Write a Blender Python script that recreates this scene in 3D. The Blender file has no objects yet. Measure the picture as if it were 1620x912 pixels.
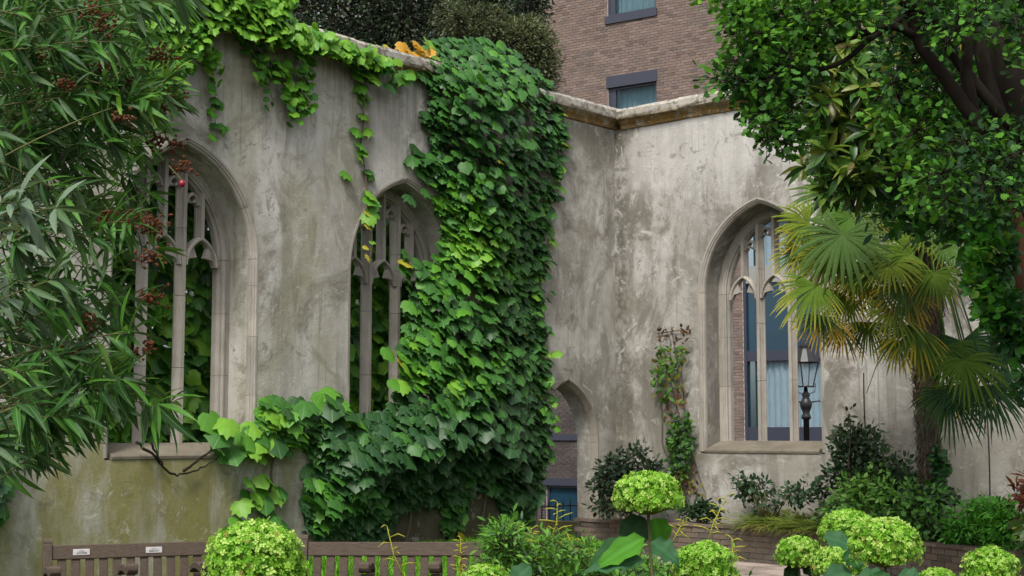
import bpy, bmesh, math, random
import numpy as np
from mathutils import Vector, Matrix
from mathutils.geometry import tessellate_polygon

SC = bpy.context.scene
COL = SC.collection
random.seed(7)
RNG = np.random.default_rng(11)

# ------------------------------------------------------------ camera, sky, sun, exposure
F, CX, CY, HORIZON = 2350.0, 810.0, 456.0, 685.0      # the photograph's own pixels (1620 x 912)
EYE = Vector((0, 0, 1.7))
TILT = math.atan((HORIZON - CY) / F)
CT, ST = math.cos(TILT), math.sin(TILT)
cam_data = bpy.data.cameras.new('camera')
cam_data.sensor_width = 36.0
cam_data.lens = 36.0 * F / 1620.0
cam_data.clip_start = 0.1
cam_data.clip_end = 2000
cam = bpy.data.objects.new('camera', cam_data)
cam.location = EYE
cam.rotation_euler = (math.pi / 2 + TILT, 0, 0)
COL.objects.link(cam)
SC.camera = cam

SUN_DIR = Vector((-0.22, -0.75, 1.05)).normalized()     # towards the sun
world = bpy.data.worlds.new('World')
SC.world = world
world.use_nodes = True
wn = world.node_tree
wn.nodes.clear()
sky = wn.nodes.new('ShaderNodeTexSky')
sky.sky_type = 'NISHITA'
sky.sun_disc = False
sky.sun_elevation = math.asin(SUN_DIR.z)
sky.sun_rotation = math.atan2(SUN_DIR.x, SUN_DIR.y)
sky.dust_density = 4.0
hs = wn.nodes.new('ShaderNodeHueSaturation')
hs.inputs['Saturation'].default_value = 0.30
bg = wn.nodes.new('ShaderNodeBackground')
bg.inputs['Strength'].default_value = 0.105
wo = wn.nodes.new('ShaderNodeOutputWorld')
wn.links.new(sky.outputs[0], hs.inputs['Color'])
wn.links.new(hs.outputs[0], bg.inputs['Color'])
wn.links.new(bg.outputs[0], wo.inputs['Surface'])
sun_data = bpy.data.lights.new('sun', 'SUN')
sun_data.energy = 1.5
sun_data.angle = math.radians(11)
sun_data.color = (1.0, 0.96, 0.88)
sun = bpy.data.objects.new('sun', sun_data)
sun.rotation_euler = SUN_DIR.to_track_quat('Z', 'Y').to_euler()
sun.location = (0, 0, 30)
COL.objects.link(sun)
SC.view_settings.view_transform = 'Standard'
SC.view_settings.look = 'None'
SC.view_settings.exposure = 1.02
SC.view_settings.gamma = 1.0
SC.view_settings.use_curve_mapping = False

# ------------------------------------------------------------ where things stand
def ray(px, py):
    u, v = (px - CX) / F, (CY - py) / F
    return Vector((u, CT - v * ST, ST + v * CT))

def at(px, py, y):
    d = ray(px, py)
    return EYE + d * (y / d.y)

def on_plane(px, py, p0, n):
    d = ray(px, py)
    return EYE + d * ((p0 - EYE).dot(n) / d.dot(n))

CORNER = Vector((0, 0, 0)) + at(975, HORIZON, 21.8)
CORNER.z = 0
A_L = math.atan(2060 * CT / F)
SL = Vector((-math.sin(A_L), -math.cos(A_L), 0))       # along the long wall, away from the corner
NL = Vector((-SL.y, SL.x, 0))                          # out of its face, to the garden
SR = NL.copy()                                         # along the short wall, away from the corner
NR = SL.copy()
UP = Vector((0, 0, 1))

class Frame:
    def __init__(self, o, s, n):
        self.o, self.s, self.n = o, s, n
    def p(self, s, d, z):                              # d = depth behind the face
        return self.o + self.s * s - self.n * d + UP * z
    def px(self, px, py, out=0.0):                     # where a sight line meets the face (moved out)
        w = on_plane(px, py, self.o + self.n * out, self.n)
        return (w - self.o).dot(self.s), w.z, w
WL = Frame(CORNER, SL, NL)
WR = Frame(CORNER, SR, NR)

# ------------------------------------------------------------ object helpers
def tag(o, label=None, cat=None, group=None, kind=None):
    if label: o['label'] = label
    if cat: o['category'] = cat
    if group: o['group'] = group
    if kind: o['kind'] = kind
    return o

def thing(name, label, cat, loc=(0, 0, 0), group=None):
    o = bpy.data.objects.new(name, None)
    o.empty_display_size = 0.1
    COL.objects.link(o)
    o.location = loc
    return tag(o, label, cat, group)

def origin_of(o):
    v = Vector((0, 0, 0))
    while o is not None:
        v = v + o.location
        o = o.parent
    return v

class MB:
    def __init__(self):
        self.v, self.f, self.c = [], [], []
        self.tint = None
    def add(self, vs, fs, tint=None):
        b = len(self.v)
        self.v += [tuple(p) for p in vs]
        self.f += [tuple(b + i for i in q) for q in fs]
        self.c += [tint or (1, 1, 1)] * len(vs)
        return self
    def box(self, c, ax, ay, az, h, tint=None):        # centre, unit axes, half sizes
        c = Vector(c)
        vs = [c + ax * (h[0] * i) + ay * (h[1] * j) + az * (h[2] * k) for k in (-1, 1) for j in (-1, 1) for i in (-1, 1)]
        return self.add(vs, [(0, 2, 3, 1), (4, 5, 7, 6), (0, 1, 5, 4), (2, 6, 7, 3), (0, 4, 6, 2), (1, 3, 7, 5)], tint)
    def tube(self, pts, rad, n=6, tint=None, cap=True):
        pts = [Vector(p) for p in pts]
        m = len(pts)
        if not hasattr(rad, '__len__'): rad = [rad] * m
        vs, fs = [], []
        ref = Vector((0.31, 0.17, 0.93))
        for i, p in enumerate(pts):
            t = (pts[min(i + 1, m - 1)] - pts[max(i - 1, 0)])
            t = t.normalized() if t.length > 1e-9 else UP
            a = t.cross(ref)
            if a.length < 0.05: a = t.cross(Vector((1, 0, 0)))
            a.normalize(); b = t.cross(a)
            for k in range(n):
                w = 2 * math.pi * k / n
                vs.append(p + (a * math.cos(w) + b * math.sin(w)) * rad[i])
        for i in range(m - 1):
            for k in range(n):
                fs.append((i * n + k, i * n + (k + 1) % n, (i + 1) * n + (k + 1) % n, (i + 1) * n + k))
        if cap:
            fs.append(tuple(range(n - 1, -1, -1)))
            fs.append(tuple((m - 1) * n + k for k in range(n)))
        return self.add(vs, fs, tint)
    def loft(self, rings, closed_profile=True, caps=True, tint=None):   # rings: equal-length lists of points
        m, n = len(rings), len(rings[0])
        vs = [p for r in rings for p in r]
        fs = []
        for i in range(m - 1):
            for k in range(n if closed_profile else n - 1):
                k2 = (k + 1) % n
                fs.append((i * n + k, i * n + k2, (i + 1) * n + k2, (i + 1) * n + k))
        if caps and closed_profile:
            fs.append(tuple(range(n - 1, -1, -1)))
            fs.append(tuple((m - 1) * n + k for k in range(n)))
        return self.add(vs, fs, tint)
    def lathe(self, base, prof, n=12, tint=None):      # prof: (radius, z)
        base = Vector(base)
        rings = [[base + Vector((r * math.cos(2 * math.pi * k / n), r * math.sin(2 * math.pi * k / n), z)) for k in range(n)] for r, z in prof]
        return self.loft(rings, True, True, tint)
    def build(self, name, mat, parent=None, smooth=False, kind=None, flip=True):
        o0 = origin_of(parent) if parent else Vector((0, 0, 0))
        me = bpy.data.meshes.new(name)
        me.from_pydata([(x - o0.x, y - o0.y, z - o0.z) for x, y, z in self.v], [], self.f)
        if flip:
            bm = bmesh.new(); bm.from_mesh(me)
            bmesh.ops.recalc_face_normals(bm, faces=bm.faces)
            bm.to_mesh(me); bm.free()
        at_ = me.attributes.new('tint', 'FLOAT_COLOR', 'POINT')
        at_.data.foreach_set('color', np.array([(*c, 1.0) for c in self.c], dtype=np.float32).ravel())
        if smooth: me.polygons.foreach_set('use_smooth', [True] * len(me.polygons))
        me.materials.append(mat)
        o = bpy.data.objects.new(name, me)
        COL.objects.link(o)
        if parent: o.parent = parent
        if kind: o['kind'] = kind
        return o

def struct(name, mb, mat, smooth=False):
    return mb.build(name, mat, None, smooth, 'structure', flip=False)

# ---- many alike pieces: the ones that show largest as objects sharing mesh data, the rest as one part
class Shape:
    def __init__(self, v, f, tint, tip=None):
        self.v = np.array(v, float)
        self.f = f
        n = len(self.v)
        if tip is None:
            self.c = np.tile(np.array(tint, float), (n, 1))
        else:
            w = np.clip(self.v[:, 1], 0, 1)[:, None]
            self.c = (1 - w) * np.array(tint, float) + w * np.array(tip, float)
        self.mesh = None
    def data(self, name, mat, smooth):
        if self.mesh is None:
            me = bpy.data.meshes.new(name)
            me.from_pydata([tuple(p) for p in self.v], [], self.f)
            a = me.attributes.new('tint', 'FLOAT_COLOR', 'POINT')
            a.data.foreach_set('color', np.hstack([self.c, np.ones((len(self.v), 1))]).astype(np.float32).ravel())
            a = me.attributes.new('leaf_xy', 'FLOAT_VECTOR', 'POINT')
            a.data.foreach_set('vector', (self.v * [1, 1, 0]).astype(np.float32).ravel())
            if smooth: me.polygons.foreach_set('use_smooth', [True] * len(me.polygons))
            me.materials.append(mat)
            self.mesh = me
        return self.mesh

def basis(tip, nrm):
    tip = tip / np.maximum(np.linalg.norm(tip, axis=1, keepdims=True), 1e-9)
    nrm = nrm - (nrm * tip).sum(1, keepdims=True) * tip
    nrm = nrm / np.maximum(np.linalg.norm(nrm, axis=1, keepdims=True), 1e-9)
    x = np.cross(tip, nrm)
    return np.stack([x, tip, nrm], axis=2)             # columns

def screen(pos):
    d = pos - np.array(EYE)
    fwd = d[:, 1] * CT + d[:, 2] * ST
    up = -d[:, 1] * ST + d[:, 2] * CT
    return CX + F * d[:, 0] / np.maximum(fwd, .01), CY - F * up / np.maximum(fwd, .01), fwd

def scatter(name, parent, shapes, pos, rot, scale, vi, mat, singles=300, prio=None, mass='foliage', smooth=True):
    pos = np.asarray(pos, float); n = len(pos)
    scale = np.asarray(scale, float)
    if scale.ndim == 1: scale = np.repeat(scale[:, None], 3, 1)
    sx, sy, dep = screen(pos)
    inside = (sx > 4) & (sx < 1616) & (sy > 4) & (sy < 908)
    size = scale[:, 1] / np.maximum(dep, .1)
    pr = size if prio is None else np.asarray(prio, float)
    order = np.argsort(-np.where(inside, pr - pr.min() + 1, 0))
    take = [i for i in order[:singles] if inside[i]]
    o0 = np.array(origin_of(parent))
    for i in take:
        o = bpy.data.objects.new(name, shapes[vi[i]].data(name, mat, smooth))
        m = rot[i] * scale[i][None, :]
        o.parent = parent
        M = Matrix(((m[0, 0], m[0, 1], m[0, 2], pos[i, 0] - o0[0]), (m[1, 0], m[1, 1], m[1, 2], pos[i, 1] - o0[1]),
                    (m[2, 0], m[2, 1], m[2, 2], pos[i, 2] - o0[2]), (0, 0, 0, 1)))
        o.matrix_local = M
        COL.objects.link(o)
    rest = np.ones(n, bool); rest[take] = False
    if not rest.any(): return
    V, C, LO, LS, XY, nv = [], [], [], [], [], 0
    for k, sh in enumerate(shapes):
        idx = np.where(rest & (vi == k))[0]
        if not len(idx): continue
        v = np.einsum('nij,nj,vj->nvi', rot[idx], scale[idx], sh.v) + pos[idx][:, None, :] - o0
        V.append(v.reshape(-1, 3)); C.append(np.tile(sh.c, (len(idx), 1))); XY.append(np.tile(sh.v * [1, 1, 0], (len(idx), 1)))
        fl = np.array([i for q in sh.f for i in q]); ls = np.array([len(q) for q in sh.f])
        off = nv + np.arange(len(idx)) * len(sh.v)
        LO.append((fl[None, :] + off[:, None]).ravel()); LS.append(np.tile(ls, len(idx)))
        nv += len(idx) * len(sh.v)
    V = np.vstack(V); C = np.vstack(C); LO = np.concatenate(LO); LS = np.concatenate(LS)
    me = bpy.data.meshes.new(mass)
    me.vertices.add(len(V)); me.vertices.foreach_set('co', V.astype(np.float32).ravel())
    me.loops.add(len(LO)); me.loops.foreach_set('vertex_index', LO.astype(np.int32))
    me.polygons.add(len(LS))
    st = np.concatenate([[0], np.cumsum(LS)[:-1]])
    me.polygons.foreach_set('loop_start', st.astype(np.int32))
    me.polygons.foreach_set('loop_total', LS.astype(np.int32))
    a = me.attributes.new('tint', 'FLOAT_COLOR', 'POINT')
    a.data.foreach_set('color', np.hstack([C, np.ones((len(C), 1))]).astype(np.float32).ravel())
    a = me.attributes.new('leaf_xy', 'FLOAT_VECTOR', 'POINT')
    a.data.foreach_set('vector', np.vstack(XY).astype(np.float32).ravel())
    me.polygons.foreach_set('use_smooth', [bool(smooth)] * len(LS))
    me.update(calc_edges=True)
    me.materials.append(mat)
    o = bpy.data.objects.new(mass, me)
    o.parent = parent
    COL.objects.link(o)
    o['kind'] = 'stuff'
    return o

# ------------------------------------------------------------ materials
class NT:
    def __init__(self, name):
        self.m = bpy.data.materials.new(name)
        self.m.use_nodes = True
        self.t = self.m.node_tree
        self.t.nodes.clear()
        self.out = self.t.nodes.new('ShaderNodeOutputMaterial')
    def n(self, typ, **kw):
        return self.t.nodes.new('ShaderNode' + typ)
    def put(self, sock, val):
        if val is None: return
        if isinstance(val, bpy.types.NodeSocket): self.t.links.new(val, sock)
        else:
            if isinstance(val, tuple) and len(val) == 3 and sock.type == 'RGBA': val = (*val, 1)
            sock.default_value = val
    def pos(self):
        return self.n('NewGeometry').outputs['Position']
    def obj(self):
        return self.n('TexCoord').outputs['Object']
    def scaled(self, v, s, loc=(0, 0, 0)):
        m = self.n('Mapping'); self.put(m.inputs[0], v); m.inputs['Scale'].default_value = s; m.inputs['Location'].default_value = loc
        return m.outputs[0]
    def noise(self, v, sc, det=5, rough=.6, dist=0.0):
        t = self.n('TexNoise'); self.put(t.inputs['Vector'], v)
        t.inputs['Scale'].default_value = sc; t.inputs['Detail'].default_value = det
        t.inputs['Roughness'].default_value = rough; t.inputs['Distortion'].default_value = dist
        return t.outputs[0]
    def ramp(self, v, a, b, ya=0.0, yb=1.0):           # smooth step
        m = self.n('MapRange'); m.interpolation_type = 'SMOOTHSTEP'
        self.put(m.inputs[0], v); m.inputs[1].default_value = a; m.inputs[2].default_value = b
        m.inputs[3].default_value = ya; m.inputs[4].default_value = yb
        return m.outputs[0]
    def math(self, op, a, b=None):
        m = self.n('Math'); m.operation = op; self.put(m.inputs[0], a); self.put(m.inputs[1], b)
        return m.outputs[0]
    def mul(self, *a):
        r = a[0]
        for x in a[1:]: r = self.math('MULTIPLY', r, x)
        return r
    def mix(self, f, a, b, mode='MIX'):
        m = self.n('MixRGB'); m.blend_type = mode
        self.put(m.inputs[0], f); self.put(m.inputs[1], a); self.put(m.inputs[2], b)
        return m.outputs[0]
    def dot(self, v, d):
        m = self.n('VectorMath'); m.operation = 'DOT_PRODUCT'; self.put(m.inputs[0], v); m.inputs[1].default_value = d
        return m.outputs['Value']
    def sep(self, v):
        s = self.n('SeparateXYZ'); self.put(s.inputs[0], v); return s.outputs
    def tint(self):
        a = self.n('Attribute'); a.attribute_name = 'tint'; return a.outputs['Color']
    def bump(self, h, strength=.3, dist=.02):
        b = self.n('Bump'); self.put(b.inputs['Height'], h)
        b.inputs['Strength'].default_value = strength; b.inputs['Distance'].default_value = dist
        return b.outputs[0]
    def pbr(self, col, rough=.8, spec=.3, normal=None, metal=0.0):
        p = self.n('BsdfPrincipled'); self.put(p.inputs['Base Color'], col); self.put(p.inputs['Roughness'], rough)
        self.put(p.inputs['Specular IOR Level'], spec); self.put(p.inputs['Metallic'], metal)
        if normal is not None: self.put(p.inputs['Normal'], normal)
        return p.outputs[0]
    def done(self, sh):
        self.t.links.new(sh, self.out.inputs[0]); return self.m

def leaf_mat(name, rough=.45, spec=.4, trans=.3, under=(1.0, 1.0, 1.0), under_mix=0.0, vein=None):
    t = NT(name)
    c = t.tint()
    n = t.noise(t.pos(), 9.0, 3)
    c = t.mix(.35, c, t.mix(n, (.35, .4, .35), (1.5, 1.45, 1.3)), 'MULTIPLY')
    h = t.noise(t.pos(), 60, 2)
    if vein:
        a = t.n('Attribute'); a.attribute_name = 'leaf_xy'
        X_, Y_, _z = t.sep(a.outputs['Vector'])
        if vein == 'palmate':
            ang = t.math('ARCTAN2', X_, t.math('ADD', Y_, -.02))
            w = t.math('ABSOLUTE', t.math('SINE', t.mul(ang, 4.6)))
            line_ = t.mul(t.ramp(w, .22, .0), t.ramp(t.math('ABSOLUTE', ang), 1.75, 1.6))
            side = t.ramp(t.math('ABSOLUTE', t.math('SINE', t.math('ADD', t.mul(Y_, 22.0), t.mul(t.math('ABSOLUTE', X_), -26.0)))), .25, .0)
            line_ = t.math('MAXIMUM', line_, t.mul(side, .45))
        else:
            line_ = t.ramp(t.math('ABSOLUTE', X_), .014, .004)
        c = t.mix(t.mul(line_, .55), c, t.mix(.45, c, (.30, .42, .16)))
        h = t.math('SUBTRACT', h, t.mul(line_, .9))
    spots = t.ramp(t.noise(t.pos(), 33, 3, .7), .66, .72)
    c = t.mix(t.mul(spots, .55), c, (.13, .09, .03))
    if under_mix:
        back = t.n('NewGeometry').outputs['Backfacing']
        c = t.mix(t.mul(back, under_mix), c, under)
    p = t.pbr(c, rough, spec, t.bump(h, .3, .006))
    tr = t.n('BsdfTranslucent')
    t.put(tr.inputs[0], t.mix(.6, c, (1.25, 1.3, .6), 'MULTIPLY'))
    mx = t.n('MixShader'); mx.inputs[0].default_value = trans
    t.t.links.new(p, mx.inputs[1]); t.t.links.new(tr.outputs[0], mx.inputs[2])
    return t.done(mx.outputs[0])

def wall_mat(name, S, right):
    t = NT(name)
    P = t.pos()
    z = t.sep(P)[2]
    o = t.n('VectorMath'); o.operation = 'SUBTRACT'; t.put(o.inputs[0], P); o.inputs[1].default_value = tuple(CORNER)
    s = t.dot(o.outputs[0], tuple(S))
    big = t.noise(P, .55, 5, .62, .4)
    mid = t.noise(P, 1.7, 6, .65, .3)
    fine = t.noise(P, 9, 6, .7)
    grain = t.noise(P, 60, 3, .7)
    streak = t.noise(t.scaled(P, (2.6, 2.6, .28)), 1.0, 6, .65)
    thin = t.noise(t.scaled(P, (9, 9, .5)), 1.0, 5, .7)
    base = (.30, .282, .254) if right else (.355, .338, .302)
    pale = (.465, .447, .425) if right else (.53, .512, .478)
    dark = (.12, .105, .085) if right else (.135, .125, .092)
    c = t.mix(t.ramp(big, .40, .62), base, pale)
    c = t.mix(t.mul(t.ramp(mid, .46, .68), .75), c, pale)
    c = t.mix(t.mul(t.ramp(streak, .48, .70), .72 if right else .5), c, dark)
    c = t.mix(t.mul(t.ramp(t.noise(P, .9, 7, .72, .8), .50, .64), .72), c, dark)
    c = t.mix(t.mul(t.ramp(t.noise(t.scaled(P, (1.6, 1.6, .8), (7, 3, 1)), 1.0, 8, .75, 1.0), .52, .62), .55), c, (.22, .20, .165))
    c = t.mix(t.mul(t.ramp(thin, .55, .72), .4), c, (.24, .225, .19))
    top = t.ramp(z, 5.0, 6.25)
    c = t.mix(t.mul(top, t.ramp(thin, .40, .62), .55), c, (.14, .13, .105))
    if right:
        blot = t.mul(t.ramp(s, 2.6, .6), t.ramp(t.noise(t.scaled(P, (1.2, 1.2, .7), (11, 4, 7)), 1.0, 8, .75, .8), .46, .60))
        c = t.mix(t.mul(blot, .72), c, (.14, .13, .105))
        c = t.mix(t.mul(t.ramp(z, 3.2, 5.6), t.ramp(t.noise(t.scaled(P, (2.2, 2.2, .9), (3, 9, 5)), 1.0, 8, .75, .9), .50, .62), .75), c, (.13, .12, .10))
        c = t.mix(t.mul(t.ramp(z, 4.9, 5.6), t.ramp(big, .42, .55), .6), c, (.53, .51, .49))
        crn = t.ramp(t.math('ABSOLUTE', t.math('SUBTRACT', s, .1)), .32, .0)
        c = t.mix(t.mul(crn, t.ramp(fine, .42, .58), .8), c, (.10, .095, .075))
        c = t.mix(t.mul(t.ramp(z, 2.4, .9), t.ramp(mid, .40, .6), .55), c, (.23, .215, .16))
        c = t.mix(t.mul(t.ramp(s, 4.0, 5.5), t.ramp(z, 3.2, 2.0), .45), c, (.22, .215, .17))
    else:
        g1 = t.mul(t.ramp(s, 4.6, 7.0), t.ramp(z, 2.3, 1.2), t.ramp(t.noise(t.scaled(P, (1.4, 1.4, .45)), 1.0, 6, .65), .36, .56))
        c = t.mix(t.mul(g1, .85), c, (.20, .185, .045))
        g2 = t.mul(t.ramp(s, 3.4, 6.0), t.ramp(t.noise(t.scaled(P, (1.0, 1.0, .4), (4, 1, 2)), 1.0, 6, .65), .45, .62))
        c = t.mix(t.mul(g2, .38), c, (.23, .225, .11))
        g3 = t.mul(t.ramp(z, 1.6, .2), t.ramp(mid, .38, .6))
        c = t.mix(t.mul(g3, .5), c, (.15, .135, .05))
        crn = t.mul(t.ramp(s, 2.6, .3), t.ramp(t.noise(t.scaled(P, (1.3, 1.3, .8), (2, 2, 7)), 1.0, 8, .75, .8), .44, .58))
        c = t.mix(t.mul(crn, .62), c, (.15, .138, .11))
        vine_shade_stain = t.mul(t.ramp(s, 1.7, 2.4), t.ramp(s, 5.6, 4.8), t.ramp(z, 1.7, .9))  # shade under the vine plus dark stain, both painted into the wall colour
        c = t.mix(t.mul(vine_shade_stain, .88), c, (.045, .038, .016))
    wear = t.mul(t.ramp(t.noise(P, 3.1, 8, .72, 1.2), .60, .66), .55)
    c = t.mix(wear, c, (.58, .55, .52) if right else (.47, .455, .43))
    flake = t.mul(t.ramp(t.noise(P, 3.4, 10, .78, .6), .565, .60), t.ramp(big, .40, .58))
    c = t.mix(t.mul(flake, .62), c, (.155, .143, .12))
    lime = t.mul(t.ramp(t.noise(t.scaled(P, (1, 1, 1), (5, 5, 5)), 4.2, 10, .78, .5), .58, .62), .36)
    c = t.mix(lime, c, (.58, .56, .53))
    drip = t.mul(t.ramp(t.noise(t.scaled(P, (16, 16, .35)), 1.0, 4, .6), .60, .68), t.ramp(mid, .42, .6))
    c = t.mix(t.mul(drip, .5), c, (.15, .14, .115))
    spots = t.ramp(t.noise(P, 26, 4, .75), .66, .72)
    c = t.mix(t.mul(spots, t.ramp(mid, .45, .6), .8), c, (.07, .065, .05))
    c = t.mix(.35, c, t.mix(fine, (.55, .55, .55), (1.35, 1.33, 1.3)), 'MULTIPLY')
    c = t.mix(.20, c, t.mix(grain, (.5, .5, .5), (1.5, 1.5, 1.5)), 'MULTIPLY')
    vo = t.n('TexVoronoi'); vo.feature = 'DISTANCE_TO_EDGE'; vo.inputs['Scale'].default_value = .55
    wv = t.n('VectorMath'); wv.operation = 'ADD'; t.put(wv.inputs[0], P)
    nz = t.n('TexNoise'); t.put(nz.inputs[0], P); nz.inputs['Scale'].default_value = 2.2; nz.inputs['Detail'].default_value = 5
    t.put(wv.inputs[1], nz.outputs['Color']); t.put(vo.inputs['Vector'], wv.outputs[0])
    crack = t.mul(t.ramp(vo.outputs['Distance'], .004, .0), t.ramp(big, .5, .62))
    c = t.mix(t.mul(crack, .25), c, (.09, .08, .065))
    h = t.math('ADD', t.mul(fine, .6), t.mul(grain, .35))
    h = t.math('SUBTRACT', h, t.mul(crack, .5))
    h = t.math('ADD', h, t.mul(wear, .5))
    return t.done(t.pbr(c, .93, .15, t.bump(h, .45, .03)))

def stone_mat(name, a, b, dark, moss=None):
    t = NT(name)
    P = t.pos()
    n1 = t.noise(P, 2.5, 6, .65); n2 = t.noise(t.scaled(P, (7, 7, 1)), 1, 5, .65); n3 = t.noise(P, 40, 4, .7)
    inf = t.n('ObjectInfo').outputs['Random']
    c = t.mix(t.ramp(n1, .35, .65), a, b)
    c = t.mix(t.mul(t.ramp(n2, .5, .7), .6), c, dark)
    if moss:
        zz = t.sep(P)[2]
        c = t.mix(t.mul(t.ramp(t.math('ADD', zz, t.mul(n1, .06)), moss[2], moss[1]), t.ramp(t.noise(P, 5, 5, .7), .3, .52)), c, moss[0])
        c = t.mix(t.mul(t.ramp(t.noise(P, 9, 6, .78), .47, .60), .85), c, (.10, .09, .065))
        c = t.mix(t.mul(t.ramp(t.noise(P, 22, 4, .75), .6, .68), .8), c, (.62, .60, .56))
    c = t.mix(.3, c, t.mix(n3, (.5, .5, .5), (1.4, 1.4, 1.4)), 'MULTIPLY')
    c = t.mix(.22, c, t.mix(inf, (.6, .6, .62), (1.3, 1.28, 1.25)), 'MULTIPLY')
    return t.done(t.pbr(c, .9, .2, t.bump(n3, .35, .012)))

def tint_mat(name, rough=.9, spec=.2, sc=18, amt=.45, bump=.4):
    t = NT(name)
    P = t.pos()
    n = t.noise(P, sc, 5, .7)
    c = t.mix(amt, t.tint(), t.mix(n, (.4, .4, .4), (1.5, 1.5, 1.5)), 'MULTIPLY')
    c = t.mix(t.mul(t.ramp(t.noise(P, 1.5, 5), .5, .68), amt), c, (.11, .10, .09))
    return t.done(t.pbr(c, rough, spec, t.bump(n, bump, .01)))

def plain_mat(name, col, rough=.6, spec=.3, metal=0, sc=14, amt=.35, bump=.2, stretch=(1, 1, 1)):
    t = NT(name)
    P = t.scaled(t.obj(), stretch)
    n = t.noise(P, sc, 5, .65)
    c = t.mix(amt, col, t.mix(n, (.35, .35, .35), (1.6, 1.6, 1.6)), 'MULTIPLY')
    return t.done(t.pbr(c, rough, spec, t.bump(n, bump, .006), metal))

def glass_mat(name, col, alpha):
    t = NT(name)
    n = t.noise(t.pos(), .8, 3)
    p = t.pbr(t.mix(n, tuple(x * .7 for x in col), tuple(x * 1.3 for x in col)), .06, .6)
    tr = t.n('BsdfTransparent'); tr.inputs[0].default_value = (.9, .96, 1, 1)
    mx = t.n('MixShader'); mx.inputs[0].default_value = alpha
    t.t.links.new(tr.outputs[0], mx.inputs[1]); t.t.links.new(p, mx.inputs[2])
    return t.done(mx.outputs[0])

M = {}
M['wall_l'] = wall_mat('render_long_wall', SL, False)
M['wall_r'] = wall_mat('render_short_wall', SR, True)
M['stone'] = stone_mat('dressed_stone', (.37, .34, .30), (.30, .275, .24), (.15, .135, .11))
M['door_stone'] = stone_mat('door_stone', (.30, .275, .23), (.25, .22, .18), (.13, .11, .085))
M['sill'] = stone_mat('sill_stone', (.20, .175, .135), (.15, .13, .10), (.12, .105, .075))
M['coping'] = stone_mat('coping_stone', (.42, .39, .35), (.34, .31, .26), (.14, .12, .09), ((.20, .115, .025), 6.30, 6.40))
M['brick'] = tint_mat('facade_brick')
M['bed_brick'] = tint_mat('bed_brick', sc=25, amt=.6)
M['mortar'] = plain_mat('mortar', (.52, .45, .41), .95, .1)
M['bed_mortar'] = plain_mat('bed_mortar', (.16, .135, .11), .95, .1)
M['navy'] = plain_mat('navy_metal', (.032, .036, .055), .4, .5, 0, 5, .15, .02)
M['clad'] = plain_mat('grey_cladding', (.25, .26, .25), .6, .3, 0, 2, .2, .02)
M['glass'] = glass_mat('window_glass', (.022, .07, .085), .26)
M['glass_blue'] = glass_mat('blue_glass', (.010, .042, .072), .9)
M['curtain'] = plain_mat('curtain', (.36, .44, .44), .9, .1, 0, 4, .2)
M['curtain_grey'] = plain_mat('grey_curtain', (.80, .80, .80), .9, .1, 0, 4, .25)
M['room'] = plain_mat('room', (.05, .06, .07), .9, .1)
M['iron'] = plain_mat('black_iron', (.012, .012, .014), .45, .5, 0, 20, .3, .1)
M['lamp_glass'] = glass_mat('lamp_glass', (.45, .46, .44), .22)
M['wood'] = plain_mat('weathered_wood', (.085, .064, .049), .8, .2, 0, 7, .95, .5, (2.5, 12, 12))
M['plaque'] = plain_mat('plaque_metal', (.50, .48, .47), .4, .5, .3, 30, .3)
M['ink'] = plain_mat('plaque_ink', (.10, .09, .09), .6, .3)
M['bark'] = plain_mat('dark_bark', (.020, .0155, .012), .95, .15, 0, 7, .7, 1.0, (3, 3, .6))
M['bark_red'] = plain_mat('red_bark', (.10, .048, .028), .95, .1, 0, 7, .7, 1.0, (3, 3, .5))
M['twig'] = plain_mat('twig', (.085, .085, .032), .8, .2, 0, 12, .5)
M['dry'] = plain_mat('dry_twig', (.12, .095, .07), .9, .1, 0, 12, .5)
M['fibre'] = tint_mat('palm_fibre', .95, .1, 22, .7, 1.0)
M['soil'] = plain_mat('soil', (.05, .036, .026), .98, .1, 0, 7, .7, .8)
M['leaf'] = leaf_mat('leaf', .40, .42, .25)
M['vine_leaf'] = leaf_mat('vine_leaf', .42, .40, .25, vein='palmate')
M['leaf_soft'] = leaf_mat('soft_leaf', .6, .25, .35)
M['leaf_lance'] = leaf_mat('lance_leaf', .48, .3, .3, (.10, .17, .07), .35, 'mid')
M['leaf_matt'] = leaf_mat('matt_leaf', .6, .2, .3)
M['palm'] = leaf_mat('palm_frond', .62, .12, .2)
M['floret'] = leaf_mat('floret', .7, .2, .35)
M['berry'] = plain_mat('red_berry', (.22, .008, .025), .3, .5)

# ------------------------------------------------------------ leaf shapes (y = base to tip, z = upper face)
def fan_leaf(outline, cx, bend, tint, tip=None, fold=.0):
    pts = [(0, cx, 0)] + outline
    v = []
    for x, y, *_ in pts:
        v.append((x, y, -bend * (x * x * 1.3 + (y - .35) ** 2 * .8) + fold * abs(x) * -1))
    n = len(outline)
    f = [(0, 1 + i, 1 + (i + 1) % n) for i in range(n)]
    return Shape(v, f, tint, tip)
def mirror(h):                                          # h: right half from base to tip
    return h + [(-x, y) for x, y in reversed(h) if x > 1e-6]
VINE = mirror([(0, .07), (.2, -.06), (.40, .04), (.52, .26), (.47, .42), (.50, .58), (.34, .70), (.2, .84), (0, 1)])
VINE2 = mirror([(0, .10), (.18, -.04), (.36, .0), (.54, .20), (.46, .32), (.56, .52), (.36, .56), (.26, .82), (.12, .84), (0, 1.02)])
OAK = mirror([(0, 0), (.08, .12), (.22, .25), (.16, .36), (.34, .50), (.24, .62), (.36, .78), (.2, .88), (0, 1)])
OVAL = mirror([(0, 0), (.12, .12), (.24, .35), (.25, .55), (.16, .8), (0, 1)])
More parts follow.
